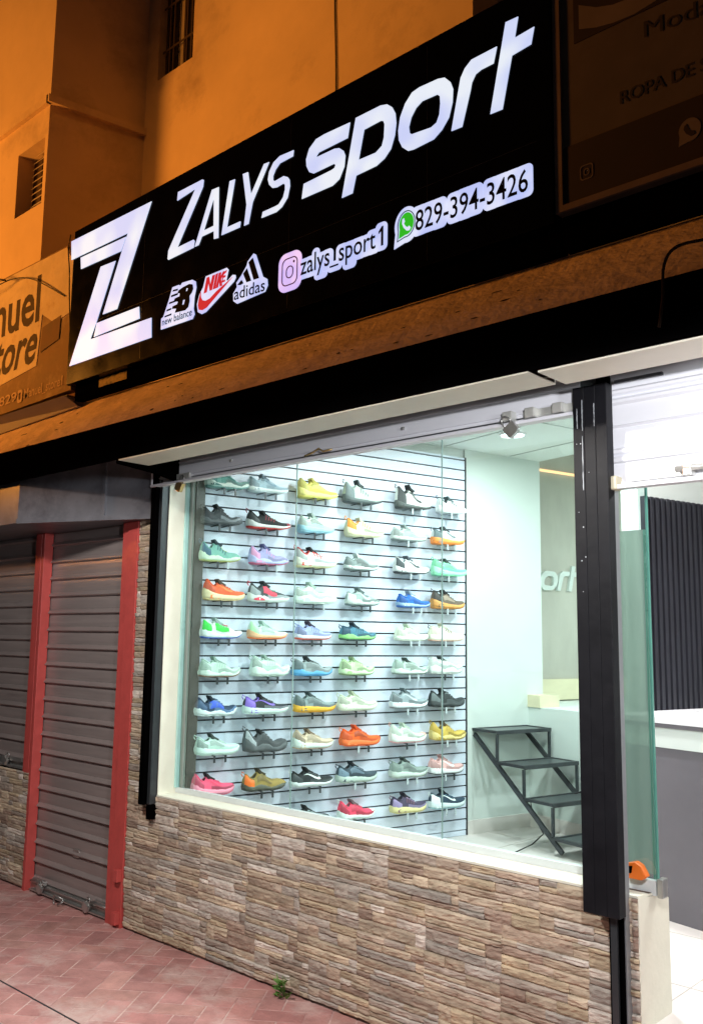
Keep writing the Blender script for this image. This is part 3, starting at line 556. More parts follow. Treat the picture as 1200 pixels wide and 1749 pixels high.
struct(m.build('floor_joint', mat('tile_grout', (.45, .41, .37), .8)))
# slatwall
sw = thing('slatwall', 'white slatwall display board with black grooves holding all the sneakers', 'slatwall', (-4, 1.2, .31))
PITCH = .0715; m = MB(IN); z = .33
m.box(-.003, .010, .20, 2.175, .312, .3435)
zz = .3495
while zz < 2.86:
    m.box(-.003, .012, .20, 2.175, zz, min(zz+PITCH-.0095, 2.865)); zz += PITCH
m.build('board', M_slat, sw)
m = MB(IN); m.box(-.0215, -.0035, .20, 2.178, .312, 2.868); m.build('groove_insert', M_slot, sw)
m = MB(IN); m.box(-.003, .016, 2.176, 2.188, .312, 2.868); m.build('edge_trim', M_slot, sw)
dc = thing('corner_profile', 'dark green-grey upright profile between the window glass and the sneaker board', 'profile', (-4.1, .15, .31))
m = MB(IN); m.box(-.02, .05, .145, .198, .31, 2.92); m.build('dark_upright', M_darkcol, dc)
m = MB(IN); m.box(-.005, .035, .125, .143, .31, 2.92); m.box(-.005, .02, .14, .145, .31, 2.92); m.build('pale_upright', mat('grey_green_profile', (.25, .28, .25), .5), dc)
# ceiling downlights
dl = None
for k, (x, y) in enumerate(((-3.134, 1.90), (-3.3, .95), (-2.35, 1.9), (-2.2, .9))):
    lab = ['round recessed downlight glowing behind the hanging grey padlock', 'round recessed downlight hidden high behind the raised white shutter', 'round recessed downlight over the metal steps', 'round recessed downlight near the middle of the shop window'][k]
    t = thing('downlight', lab, 'ceiling light', (x, y, 2.93), 0, 'recessed shop downlights')
    m = MB(); m.disc((x, y, 2.918), .075, 24, .010); m.build('lens', emit('lens_white', (.92, .97, 1), 6), t)
    m = MB(); m.prism([(x+.09*math.cos(a*math.pi/12), y+.09*math.sin(a*math.pi/12)) for a in range(24)], 2.914, 2.9265, holes=[[(x+.076*math.cos(a*math.pi/12), y+.076*math.sin(a*math.pi/12)) for a in range(24)]], axis='z'); m.build('trim_ring', M_top, t)
# metal stair
st = thing('metal_steps', 'black welded steel steps with open treads against the mint wall', 'stairs', (-3.6, 2.4, .31))
MS = IN
def ibar(mb, p, q, w, h): # bar of w x h between two points in (o,s,z)
    p, q = Vector(p), Vector(q); t = (q-p).normalized(); a = Vector((0, 1, 0)); b = t.cross(a).normalized(); a = b.cross(t).normalized(); P = []
    for e in (p, q):
        for sa, sb in ((-1, -1), (1, -1), (1, 1), (-1, 1)): P.append(e+a*sa*w/2+b*sb*h/2)
    i = mb.pts(P)
    for f in ((0, 1, 2, 3), (7, 6, 5, 4), (0, 4, 5, 1), (1, 5, 6, 2), (2, 6, 7, 3), (3, 7, 4, 0)): mb.face([i+k for k in f])
S0, S1 = 2.255, 2.735; O0 = .0
for s_ in (S0, S1):
    m = MB(IN); ibar(m, (O0+.01, s_, .965), (O0+.80, s_, .335), .016, .030); m.build('stringer', M_frost, st)
for k in range(4):
    z = 1.005-.195*k; oa = O0+.0+.245*k; ob = oa+.245
    m = MB(IN)
    m.box(oa, ob, S0-.012, S0+.010, z-.018, z); m.box(oa, ob, S1-.010, S1+.012, z-.025, z); m.box(ob-.022, ob, S0+.01, S1-.01, z-.025, z); m.box(oa, oa+.022, S0+.01, S1-.01, z-.025, z); m.build('tread_frame', M_frost, st)
    m = MB(IN); m.box(oa+.022, ob-.022, S0+.01, S1-.01, z-.012, z-.005); m.build('tread_plate', mat('tread_steel', (.10, .115, .115), .35, .4, var=.15), st)
    for s_ in (S0, S1):
        if k < 3: m = MB(IN); m.box(ob-.018, ob-.002, s_-.008, s_+.008, z-.195, z-.025); m.build('riser_leg', M_frost, st)
cb = MB(IN); cb.tube([(.12, 2.66, .52), (.30, 2.50, .47), (.42, 2.48, .36), (.50, 2.3, .33), (.62, 2.0, .325)], .004); tag(cb.build('cable', M_wire), 'thin black cable trailing under the metal steps to the floor', 'cable')
cb = MB(IN); cb.tube([(.38, 2.6, .56), (.50, 2.66, .60), (.62, 2.72, .66)], .004); cb.box(.60, .64, 2.71, 2.74, .64, .68); tag(cb.build('cable', M_wire), 'short black lead ending in a plug under the third step', 'cable')
# partition, fluted panel and counter on the right
pt = thing('partition', 'cream wall at the right carrying a black fluted panel behind the counter', 'wall', (-2, 2, .31))
m = MB(IN); m.box(1.47, 1.585, 2.06, 6.8, .31, 3.14); m.build('wall_body', M_mint, pt)
m = MB(IN); s_ = 2.08
pr = []
while s_ < 6.6: pr += [(1.585+.008, s_), (1.585+.030, s_+.004), (1.585+.030, s_+.030), (1.585+.008, s_+.034)]; s_ += .046
m.prism(pr+[(1.585, 6.6), (1.585, 2.08)], 1.0, 2.39, axis='z'); m.build('fluted_panel', M_flute, pt)
ct = thing('counter', 'shop counter with white top and charcoal front seen through the doorway', 'counter', (-1.5, 1.5, .31))
m = MB(IN); m.box(1.62, 4.6, 1.775, 2.55, .31, 1.10); m.build('counter_front', M_char, ct)
m = MB(IN); m.box(1.62, 4.6, 1.765, 2.56, 1.10, 1.195); m.build('apron', M_mint, ct)
m = MB(IN); m.box(1.62, 4.62, 1.755, 2.57, 1.195, 1.215); m.build('edge_band', M_char, ct)
m = MB(IN); m.box(1.62, 4.62, 1.75, 2.58, 1.215, 1.24); m.build('counter_top', M_top, ct)
bw = thing('back_wall', 'cream wall closing the back of the shop', 'wall', (-1, 7, .31))
m = MB(IN); m.box(-.6, 6.6, 6.8, 7, .31, 3.3); m.build('wall_body', M_mint, bw)
rw = thing('side_wall', 'cream wall on the far right side of the shop', 'wall', (1.6, 3, .31))
m = MB(); m.box(1.6, 1.75, -.02, 6.6, -.1, 3.2); m.build('wall_body', M_mint, rw)

# ------------------------------------------------------------------ sneakers
def W2(h): return lin(h)
HL = [(0, .044), (.04, .056), (.10, .053), (.17, .046), (.25, .046), (.33, .064), (.38, .070), (.46, .060), (.56, .046), (.68, .035), (.8, .027), (.93, .020), (1, .008)]
HH = [(0, .080), (.05, .092), (.12, .084), (.2, .078), (.28, .086), (.34, .100), (.42, .088), (.52, .062), (.65, .042), (.8, .031), (.93, .022), (1, .008)]
WT = [(0, .34), (.04, .62), (.12, .82), (.3, .80), (.45, .80), (.6, .93), (.72, 1), (.84, .93), (.93, .70), (1, .28)]
def smat(c, kind):
    key = kind+c; r = {'up': .85, 'sole': .6, 'ac': .55}[kind]
    return mat('sneaker_%s_%s' % ({'up': 'fabric', 'sole': 'foam', 'ac': 'trim'}[kind], c.lstrip('#')), c, r, var=.06, vscale=40, bump=.25 if kind == 'up' else 0, bscale=260)
def sneaker(row, col, s0, s1, z, spec):
    (label, up, mid, out, acc, lac, lining, style, sl) = spec
    L = max(.245, min(.285, s1-s0+.004)); rr = random.Random(row*17+col); Wd = .098
    hi = 'H' in style; chunk = 'C' in style; thick = 'T' in style
    sh = .025*(1.42 if thick else 1)*(1.2 if chunk else 1)
    hs_ = rr.uniform(.92, 1.08)
    HT = HH if hi else HL
    c = (s0+s1)/2-L/2; base = IN @ Vector((.080, c, z+.0005))
    L0 = lin(up); shade = lambda k: '#'+''.join('%02x' % int(255*min(1, max(0, (x*k)))**(1/2.2)) for x in L0)
    t = thing('sneaker', label, 'sneaker', base, math.atan2(math.cos(TH), math.sin(TH)), 'sneakers displayed on the slatwall')
    def zb(u): return .024*max(0, (u-.68)/.32)**1.8+.006*max(0, (.10-u)/.10)
    def zm(u): return zb(u)*.75+sh*(1.25-.5*min(1, u/.75)+(.22*math.sin(u*14+row) if chunk else .05*math.sin(u*9+col)))+(.018 if 'B' in style else 0)*max(0, 1-u/.22)
    def wt(u): return lerp_tab(WT, u)*Wd/2
    def hh(u): return lerp_tab(HT, u)*hs_
    US = [0, .02, .05, .09, .14, .2, .26, .32, .38, .45, .52, .6, .68, .76, .84, .9, .95, .985, 1]
    def loft(name, fa, fb, bulge, col, kind, par=t, wave=0, n=3):
        mb = MB(); rows = []
        for u in US:
            x = u*L; ring = []
            for sd in (-1, 1):
                for k in range(n+1):
                    q = k/n if sd < 0 else 1-k/n; w = wt(u)*(bulge[0]+(bulge[1]-bulge[0])*q+bulge[2]*math.sin(q*math.pi))
                    if wave: w *= 1+wave*math.sin(u*34+col_ph)
                    ring.append((x+(-.004 if u == 0 else .004 if u == 1 else 0)*math.sin(q*math.pi), sd*w, fa(u)+(fb(u)-fa(u))*q))
            rows.append(mb.pts(ring))
        N = 2*(n+1)
        for i in range(len(US)-1):
            for k in range(N): mb.face((rows[i]+k, rows[i]+(k+1) % N, rows[i+1]+(k+1) % N, rows[i+1]+k), None, True)
        mb.face([rows[0]+k for k in range(N)]); mb.face([rows[-1]+k for k in range(N)][::-1])
        return mb.build(name, smat(col, kind), par, local=True)
    col_ph = rr.uniform(0, 6)
    loft('outsole', zb, lambda u: zb(u)+.0065, (.96, 1.02, 0), out, 'sole', n=1)
    loft('midsole', lambda u: zb(u)+.0067, zm, (1.05, .97, .06), mid, 'sole', wave=.07 if chunk else .015)
    def surf(u, q, off=0):
        u2 = min(max(u, 0), 1); ph = math.pi*min(max(q, 0), 1); w = wt(u2)*.95+off; h = hh(u2); lean = .10*(1-min(1, u2/.2))
        cs, sn = math.cos(ph), math.sin(ph); e1, e2 = .75, .62
        y = -w*math.copysign(abs(cs)**e1, cs)*(1-.32*sn**3 if u2 < .4 else 1-.12*sn**3)
        return (u2*L+(.010*sn*(1-min(1, u2/.12)))-(off if u2 < .05 else 0)+(off if u2 > .97 else 0), y, zm(u2)-.003+(h+off)*sn**e2)
    mb = MB(); NQ = 12; rows = [mb.pts([surf(u, k/NQ) for k in range(NQ+1)]) for u in US]
    for i in range(len(US)-1):
        for k in range(NQ): mb.face((rows[i]+k, rows[i]+k+1, rows[i+1]+k+1, rows[i+1]+k), None, True)
    mb.face([rows[0]+k for k in range(NQ+1)]); mb.face([rows[-1]+k for k in range(NQ+1)][::-1])
    upo = mb.build('upper', smat(up, 'up'), t, local=True)
    def patch(name, u0, u1, q0, q1, off, color, kind='ac', par=t, nu=8, nq=6, fn=None):
        mb = MB(); g = []
        for i in range(nu+1):
            u = u0+(u1-u0)*i/nu; a, b = (fn(i/nu) if fn else (q0, q1)); g.append(mb.pts([surf(u, a+(b-a)*k/nq, off) for k in range(nq+1)]))
        for i in range(nu):
            for k in range(nq): mb.face((g[i]+k, g[i]+k+1, g[i+1]+k+1, g[i+1]+k), None, True)
        return mb.build(name, smat(color, kind), par, local=True)
    if rr.random() < .6: # coloured cushion set into the side of the heel foam
        mb = MB()
        for sd in (-1,):
            g = []
            for k in range(6):
                u = .06+.26*k/5; w = wt(u)*(1.045+(.07 if chunk else .015)); a_ = zb(u)+.009; b_ = a_+(zm(u)-a_)*.62*math.sin(math.pi*(.12+.88*k/5.6))
                g.append(mb.pts([(u*L, sd*w, a_), (u*L, sd*w*.995, b_)]))
            for i in range(5): mb.face((g[i], g[i]+1, g[i+1]+1, g[i+1]))
        mb.build('heel_cushion', smat(acc, 'ac'), t, local=True)
    # dark opening dips inside the collar
    patch('lining', .05, .345, 0, 0, .0015, lining, 'up', nu=12, fn=lambda i: (.5-.27*math.sin(math.pi*min(1, i+.12))**.6, .5+.27*math.sin(math.pi*min(1, i+.12))**.6))
    # padded collar rim
    mb = MB(); rim = [surf(.045+.30*i/10, .5-.235*math.sin(math.pi*min(1, i/10+.06))**.6, .002) for i in range(11)]+[surf(.345-.30*i/10, .5+.235*math.sin(math.pi*min(1, 1-i/10+.06))**.6, .002) for i in range(11)]
    mb.tube(rim+[rim[0]], .0042, 6); mb.build('collar', smat(acc if 'K' in style else up, 'up'), t, local=True)
    # tongue
    mb = MB(); x0 = .335*L; zt = zm(.34)+hh(.34); tt = .030 if hi else .022
    mb.prism([(x0+.030, zt-.024), (x0+.000, zt-.010), (x0-.013, zt+tt-.006), (x0-.010, zt+tt-.001), (x0-.002, zt+tt-.002), (x0+.014, zt+.004), (x0+.045, zt-.012)], -.024, .024); mb.build('tongue', smat(lac if 'G' in style else lining, 'up'), t, local=True, bevel=.003)
    if 'P' in style or rr.random() < .25:
        mb = MB(); mb.tube([(-.002, 0, zm(0)+hh(0)-.008), (-.012, 0, zm(0)+hh(0)+.006), (-.010, 0, zm(0)+hh(0)+.018), (.004, 0, zm(0)+hh(0)+.010)], .003, 5); mb.build('pull_tab', smat(acc, 'ac'), t, local=True)
    # laces
    mb = MB()
    for k in range(5):
        u = .38+.058*k; P = [surf(u+(.01 if a % 2 else 0), .5-.13+.26*a/6, .0025) for a in range(7)]; mb.tube(P, .0032, 5)
        P = [surf(u+.05*a/6, .38+.24*a/6, .003) for a in range(7)]; mb.tube(P, .0018, 5)
    mb.build('laces', smat(lac, 'ac'), t, local=True)
    lum = sum(L0)/3; dk = (lambda: rr.choice([.48, .58, .68])) if lum > .12 else (lambda: rr.choice([2.2, 3.2, 4.5]))
    if 'e' not in sl: patch('eyestay', .37, .66, 0, 0, .0013, shade(dk()), fn=lambda i: (.24+.05*i, .37))
    if 'm' not in sl and rr.random() < .75: patch('mudguard', .40, .99, 0, 0, .0011, shade(dk()), nu=14, nq=2, fn=lambda i: (.0, .05+.14*i**1.5))
    if 'h' not in sl: patch('heel_counter', .0, .22, .0, .0, .0013, shade(dk()), fn=lambda i: (.0, .30-.20*i))
    if not (sl and sl[-1] in '3swnz'): patch('side_panel', .27, .60, 0, 0, .0012, shade(dk()), fn=lambda i: (.05+.02*i, .26-.12*i))
    if 'h' in sl: patch('heel_counter', .0, .20, .0, .0, .0016, acc, fn=lambda i: (.0, .50-.30*i))
    if 'e' in sl: patch('eyestay', .36, .66, 0, 0, .0014, acc, fn=lambda i: (.22+.05*i, .36))
    if 't' in sl: patch('toe_cap', .86, 1.0, 0, 0, .0015, acc, fn=lambda i: (.0, 1.))
    if 'm' in sl: patch('mudguard', .05, .97, 0, 0, .0012, acc, nu=16, nq=2, fn=lambda i: (.0, .10+.05*math.sin(i*9+rr.random())))
    if 'o' in sl: patch('side_panel', .30, .62, 0, 0, .0013, acc, fn=lambda i: (.04, .30-.10*i))
    SC_ = sl[-1] if sl and sl[-1] in '3swnz' else None
    sc = lac if 'x' in sl else acc
    if SC_ == '3':
        mb = MB()
        for k in range(3):
            a = .40+.075*k; Q = [(a-.028*(i/6), .10+.30*i/6) for i in range(7)]; g = [mb.pts([surf(u-.012, q, .002), surf(u+.012, q, .002)]) for u, q in Q]
            for i in range(6): mb.face((g[i], g[i]+1, g[i+1]+1, g[i+1]))
        mb.build('side_stripes', smat(sc, 'ac'), t, local=True)
    if SC_ in ('s', 'w', 'z'):
        big = 1.25 if SC_ == 'w' else 1; mb = MB()
        Q = []
        for i in range(17):
            f = i/16; u = .70-.50*big*f; qc = .13+.30*(1-f)**2.2*0+.26*f**1.5; wd = (.015+.07*math.sin(math.pi*min(1, f*1.0)**.55)*(f < .999))*(1-f)**.35
            u = .26+.46*big*(1-f)-.04; Q.append((u, .12+.22*(1-f)**2*0+.0, f))
        # tick: short arm rises at the front-left, long arm sweeps to the heel
        top = [(.66, .30), (.58, .235), (.50, .19), (.42, .165), (.36, .165), (.31, .20), (.285, .27)]
        bot = [(.66, .30), (.57, .19), (.49, .125), (.41, .085), (.33, .075), (.27, .12), (.285, .27)]
        g = []
        for (ua, qa), (ub, qb) in zip(top, bot):
            fx = lambda v: (.95-v)*.98+.02
            g.append(mb.pts([surf(fx(ua)-.05, qa, .002), surf(fx(ub)-.05, qb, .002)]))
        for i in range(len(g)-1): mb.face((g[i], g[i]+1, g[i+1]+1, g[i+1]))
        mb.build('side_tick', smat(sc, 'ac'), t, local=True)
    if SC_ == 'n':
        mb = MB()
        for k in range(4):
            a = .36+.06*k; g = [mb.pts([surf(a-.01+.04*(i/4), .08+.22*i/4, .002), surf(a+.008+.04*(i/4), .08+.22*i/4, .002)]) for i in range(5)]
            for i in range(4): mb.face((g[i], g[i]+1, g[i+1]+1, g[i+1]))
        mb.build('side_overlay', smat(sc, 'ac'), t, local=True)
    # display bracket with two prongs hooked into a groove
    b = thing('shoe_bracket', 'prongs under '+label, 'bracket', base, math.atan2(math.cos(TH), math.sin(TH)), 'prong brackets on the slatwall')
    global PRONG
    for k, x in enumerate((L*.36, L*.62)):
        key = 'clear' if (col >= 5) ^ (rr.random() < .12) else 'dark'
        if key not in PRONG:
            mb = MB(); mb.box(-.0035, .0035, -.043, .072, -.005, -.0008); mb.box(-.006, .006, -.047, -.043, -.040, -.0008)
            PRONG[key] = mb.build('prong', M_clear if key == 'clear' else M_prong, b, local=True); pr_ = PRONG[key]
        else: pr_ = PRONG[key].copy(); COL.objects.link(pr_); pr_.parent = b
        pr_.location = (x, 0, 0)
PRONG = {}
WH = '#dfe6dc'
# (label, upper, midsole, outsole, accent, laces, lining, style flags, details)
SPEC = {
(1,1): ('teal and white sneaker half hidden by the shutter, top left', '#6fa39b', '#dce8e0', '#5f8f88', '#2f6f6a', '#e6efe8', '#2b3a3a', 'C', 'hs'),
(1,2): ('pale blue sneaker with white sole, second along the top row', '#a9c3d0', '#e4ecea', '#c3d3d6', '#7f9fb2', '#dfe9ec', '#5b6f7c', '', 'es'),
(1,3): ('lemon yellow running sneaker with yellow sole in the top row', '#e0d977', '#e9e28a', '#dcd36a', '#c9bf4e', '#efe9a8', '#b9ae55', 'TB', 'm'),
(1,4): ('grey-green high-collared sneaker with dark sole in the top row', '#b9c7bb', '#5c6666', '#4a5355', '#6f7b7b', '#cdd7ce', '#3e4648', 'HBP', 'hn'),
(1,5): ('white high-top sneaker with a black collar and black sole', '#dfe5dd', '#555c5a', '#3c4140', '#3b3f3f', '#e5eae2', '#2c2f30', 'HBKP', 'hez'),
(1,6): ('white sneaker with black collar and stripes ending the top row', '#e3e8e6', '#e8ecea', '#cfd6d6', '#2f3538', '#4c5558', '#4c5a5b', 'BK', '3'),
(2,1): ('chunky charcoal grey sneaker at the left of the second row', '#4b4f52', '#54585b', '#3f4346', '#33363a', '#5f6467', '#26282a', 'CP', 'hn'),
(2,2): ('black sneaker with lime heel, white midsole and a red outsole patch', '#2a2c2d', '#e1e3e0', '#c8322c', '#8f2b3c', '#58b04c', '#1d1f20', 'BP', 'tn'),
(2,3): ('mint and ice blue small sneaker in the second row', '#cfe0d6', '#a9dcea', '#9fd2e4', '#b2d9d6', '#e0ebe0', '#99aaa2', 'T', 'm'),
(2,4): ('cream sneaker with an orange heel slash and pale green side', '#dfe6c8', '#e9e6c2', '#d8d6b4', '#f0963a', '#6d8f60', '#c7cdb8', 'TBK', 'hn'),
(2,5): ('plain pale grey running sneaker above the white and black one', '#bcc8c3', '#d5ddd8', '#7f8b89', '#a2aeab', '#cfd8d3', '#8b9895', '', 'm'),
(2,6): ('white and grey sneaker on a thick orange sole', '#d9dedb', '#f09244', '#ea8636', '#5a6b6d', '#53605f', '#33383a', 'TPK', 'hs'),
(3,1): ('teal, lime and dark grey sneaker at the left of the third row', '#7fb1a4', '#cfe0c8', '#a9b36c', '#3b5f72', '#d5e272', '#2b3a40', 'CBP', 'hn'),
(3,2): ('lilac and pink translucent-looking sneaker', '#a8a6cf', '#b4b9e0', '#c56a8a', '#d89ac0', '#cfd0ee', '#5e5f8a', 'CB', 'hn'),
(3,3): ('sneaker with red and black collar, ice-blue toe and thick cream sole', '#dfe9e6', '#e6ead5', '#d9d3a2', '#d6453f', '#2c2f33', '#24272a', 'TBKP', 'e3'),
(3,4): ('mid grey low slip-on style sneaker with a white sole', '#8d9a97', '#dfe8e5', '#74817f', '#7a8785', '#8d9a97', '#cfdcd8', '', 'h'),
(3,5): ('white sneaker with black swirl on its side and dark heel sole', '#e2e7e5', '#dfe4e2', '#43494b', '#3c4448', '#e5e9e7', '#49525a', 'B', 'hs'),
(3,6): ('bright mint green running sneaker', '#8ee0b2', '#a4ecc2', '#8adcb0', '#6fcf9f', '#5c8f7a', '#33453e', 'TBP', 'm'),
(4,1): ('coral orange running sneaker with cream sole', '#ef6a45', '#ead9ae', '#ddc48e', '#f48a4a', '#f5813f', '#4a3f36', 'TB', 's'),
(4,2): ('black, grey and hot pink sneaker with white sole and green heel', '#4c5152', '#dfe6e0', '#c9d3cc', '#e2445a', '#54b071', '#1e2122', 'CB', 'on'),
(4,3): ('all mint-white chunky air-cushioned sneaker', '#d5e4da', '#dcebe1', '#c4d3c9', '#b9ccc0', '#e1ede4', '#a2b5a9', 'CT', 'mn'),
(4,4): ('grey-green technical sneaker with silver swoosh', '#9fb0ab', '#c6d1cc', '#6f7f7d', '#d9e2de', '#7e8f8c', '#5c6a69', 'C', 'hs'),
(4,5): ('royal blue slip-on sneaker with a pale stripe along its sole', '#2f6fc4', '#9fc0dd', '#2a63b2', '#cfdbe6', '#c6d2dc', '#93a6b5', '', 'e'),
(4,6): ('brown and black high-heeled-collar sneaker on a tan orange sole', '#6b5f52', '#d59a54', '#c48642', '#3d3a36', '#4b4742', '#222222', 'TBKP', 'h'),
(5,1): ('white sneaker splashed with green, coral and cobalt blue', '#dfe8e3', '#e2ece8', '#3d62c0', '#3fd24f', '#f07a62', '#9fb1ab', 'CB', 'hon'),
(5,2): ('mint-white sneaker with an orange-to-green gradient sole', '#cfe6da', '#e6b48a', '#ef7a3e', '#aee2b0', '#dcebe3', '#a3bcb0', 'B', 'h'),
(5,3): ('lavender sneaker with a coral red outsole', '#a9b4de', '#dde2ee', '#e2624e', '#7e8cc4', '#c4ccec', '#3b2f3e', 'P', 'n'),
(5,4): ('blue-grey sneaker on a green and black mottled sole', '#4f8398', '#8fd07f', '#3c5b50', '#2f4f63', '#79a9ba', '#25333d', 'CKP', 'hn'),
(5,5): ('plain cream-white sneaker in the fifth row', '#e3ead6', '#e8eee0', '#d0d8c8', '#d6dfca', '#e9efe0', '#b4bfa9', '', 'm'),
(5,6): ('cream sneaker with three black side stripes', '#e6e4cc', '#ecead6', '#e0b5a0', '#3a3c3a', '#d9b2a6', '#c2c4ae', 'T', '3'),
(6,1): ('mint sneaker with a brown speckled outsole', '#c6ded0', '#d6e6da', '#8a6a55', '#b2cfbf', '#dcebe1', '#8fa79a', 'C', 'n'),
(6,2): ('mint-white bubble-soled sneaker on dark prongs in the sixth row', '#d2e6da', '#dcece2', '#c2d6ca', '#b8d2c4', '#e2efe7', '#95ac9f', 'CTP', 'mn'),
(6,3): ('grey sneaker on a bright blue ridged sole', '#9aa7a7', '#5fa6d2', '#4f96c6', '#5c6a6d', '#aab6b6', '#2a2f31', 'CP', 'h'),
(6,4): ('pale lime green sneaker with a row of dark dots along its sole', '#c3dfae', '#cfe8bc', '#7f9a6c', '#a9cc8e', '#d8ecc8', '#8fa57e', 'C', 'n'),
(6,5): ('mint and grey flecked sneaker with a thin dark outsole', '#b5c9bd', '#d3e2d6', '#7a8a80', '#8b9c93', '#d3dfd6', '#3b4542', 'C', 'he'),
(6,6): ('white and grey chunky sneaker at the right end of the sixth row', '#d9e0da', '#dfe6e0', '#c3cbc5', '#a7b1ab', '#e3e9e4', '#3d4543', 'CTP', 'mn'),
(7,1): ('navy sneaker with cobalt patch and ridged white sole', '#34465e', '#dbe6e6', '#cbd8d9', '#3b5fd0', '#6f86a3', '#1b2430', 'C', 'o'),
(7,2): ('black sneaker with purple trim on a thick white sole', '#34363a', '#d6e8e2', '#cfe2dc', '#8b6fd0', '#44474c', '#1d1e22', 'TKP', 'hz'),
(7,3): ('grey sneaker on a bold golden yellow sole', '#8b9999', '#e8b038', '#dfa22c', '#53605f', '#d6dedb', '#3e4a4b', 'TP', 'h'),
(7,4): ('plain ivory running sneaker on dark prongs in the seventh row', '#dfe6cf', '#e6ecd8', '#d2dac4', '#ced7bd', '#e6ecda', '#b2bb9f', 'T', ''),
(7,5): ('mid grey knit sneaker with white swoosh and white sole', '#93a0a4', '#e0e7ea', '#6d797d', '#c9d2d6', '#a3afb3', '#5b666a', 'T', 's'),
(7,6): ('all black running sneaker at the right end of the seventh row', '#2f3435', '#363b3c', '#262a2b', '#43494a', '#2a2e2f', '#1a1c1d', 'C', 'n'),
(8,1): ('ice mint sneaker with dark lining at the left of the eighth row', '#d0e8de', '#d9eee6', '#c4dcd2', '#bddccf', '#dcefe6', '#39443f', 'T', 'm'),
(8,2): ('chunky dark grey sneaker with a loose heel loop', '#55585a', '#5a5e60', '#4a4d4f', '#46494b', '#6b6f71', '#232526', 'CTBP', 'mn'),
(8,3): ('beige knit sneaker with a white wedge sole', '#d6c3a8', '#dfeae2', '#bda68b', '#c9b293', '#dbcab0', '#7f6c58', 'TB', ''),
(8,4): ('vivid orange high-collared sneaker', '#f06428', '#f2753a', '#e85a20', '#f58a50', '#f47a40', '#d64f1c', 'TP', '3x'),
(8,5): ('white sneaker with a pink swirl at the toe', '#dde8da', '#e6ece4', '#e2a3a6', '#eab6a8', '#e3ece0', '#bccab9', 'TB', 't'),
(8,6): ('gold and tan sneaker at the right end of the eighth row', '#c9ad52', '#d6c27c', '#a98f48', '#b3953c', '#e0cb84', '#57462a', 'CBP', 'hn'),
(9,1): ('hot pink sneaker with black heel lining, lowest at the left', '#ef5f7f', '#f79ab0', '#ee6f8c', '#f2486c', '#f784a0', '#2d2427', 'TB', 'ez'),
(9,2): ('olive tan sneaker with a neon orange heel clip', '#a08a4e', '#5a5a4c', '#3c3d36', '#f4762a', '#b39b5c', '#3c3526', 'CP', 'h'),
(9,3): ('black sneaker with bold white tick and white sole', '#2a2e2f', '#dde4e2', '#cdd5d3', '#e8eeec', '#35393a', '#141617', 'P', 's'),
(9,4): ('dark slate sneaker with a pale speckled sole', '#42505a', '#b9c8be', '#a5b4aa', '#36424b', '#4d5b65', '#1c2328', 'TP', 'm'),
(9,5): ('grey-green ribbed sneaker with pale sole', '#8c9c95', '#c3cfc6', '#a4b0a6', '#76867f', '#9cada5', '#39423f', 'TP', 'h'),
(9,6): ('blush pink sneaker with white tick and white sole', '#dfb0ac', '#dfe2e2', '#4b5356', '#e9eceb', '#e6bdb8', '#a98683', 'T', 's'),
(10,3): ('charcoal sneaker cut off by the window sill, lowest in the third column', '#444b4c', '#565d5e', '#363b3c', '#5d6566', '#4d5455', '#1d2021', 'P', ''),
(10,4): ('neon pink sneaker with white toe just above the window sill', '#f4506c', '#dfeae4', '#cfdcd5', '#e8efea', '#f77a90', '#6e5a5e', 'BP', 't'),
(10,5): ('dark plum sneaker on a pale yellow sole', '#4a4257', '#d9cf96', '#cbbf84', '#7d5560', '#554d63', '#231f2a', 'TP', 'n'),
(10,6): ('navy and teal sneaker with a broad white tick, lowest at the right', '#2c3f4f', '#d2e0e0', '#7fb0b8', '#e4ecec', '#34566a', '#141d26', 'TP', 'hs'),
}
for row, col, s0, s1, z in SHOEPOS:
    sp_ = SPEC[(row, col)]
    if 'hs' == sp_[8] and (row, col) == (10, 6): pass
    zr = {1: 2.4445, 2: 2.23, 3: 2.0185, 4: 1.80, 5: 1.5865, 6: 1.373, 7: 1.1605, 8: .949, 9: .735, 10: .5205}[row]
    sneaker(row, col, s0, s1, zr, sp_)
# ------------------------------------------------------------------ main sign
sg = thing('shop_sign', 'big glossy black lightbox sign with glowing bluish-white lettering and a large Z emblem', 'sign', (-3.1, -.3, 3.07))
m = MB(); m.box(-4.80, -1.537, -.3405, -.20, 3.065, 4.028); m.build('black_face', M_blackgloss, sg, bevel=.003)
m = MB()
for x in (-4.05, -2.9, -2.1): m.box(x, x+.0015, -.3416, -.3406, 3.08, 4.0)
m.box(-4.7, -1.6, -.3416, -.3406, 3.395, 3.3965); m.build('panel_seam', mat('seam_grey', (.02, .02, .022), .3), sg)
M_let = M_letter
def glow(name, loops, y0=-.346, y1=-.3425, m_=None, lab=None):
    m = MB(); m.prism(loops[0], y0, y1, holes=loops[1:]); o = m.build(name, m_ or M_let, sg); 
    if lab: o['label'] = lab
    return o
for ch, loops in LETTERS:
    glow('letter', loops, lab='glowing letter '+ch)
for p in EMBLEM: glow('emblem_bar', [p])
M_badge = emit('badge_glow', (.48, .57, .98), .95, (.72, .78, 1.0), 9)
M_ink = mat('dark_ink', (.006, .007, .028), .8, spec=.05); M_redink = emit('red_vinyl', (.55, .01, .03), .85)
M_blk = mat('black_ink', (.004, .005, .008), .8, spec=.05)
glow('sticker_backing', [NBC], m_=M_badge); glow('sticker_mark', NBB, -.348, -.3462, M_blk)
for p in NBS: glow('sticker_mark', [p], -.348, -.3462, M_ink)
m = MB(); text(m, 'new balance', *T_NB[:4], .038, -.3475); m.build('sticker_text', M_ink, sg)
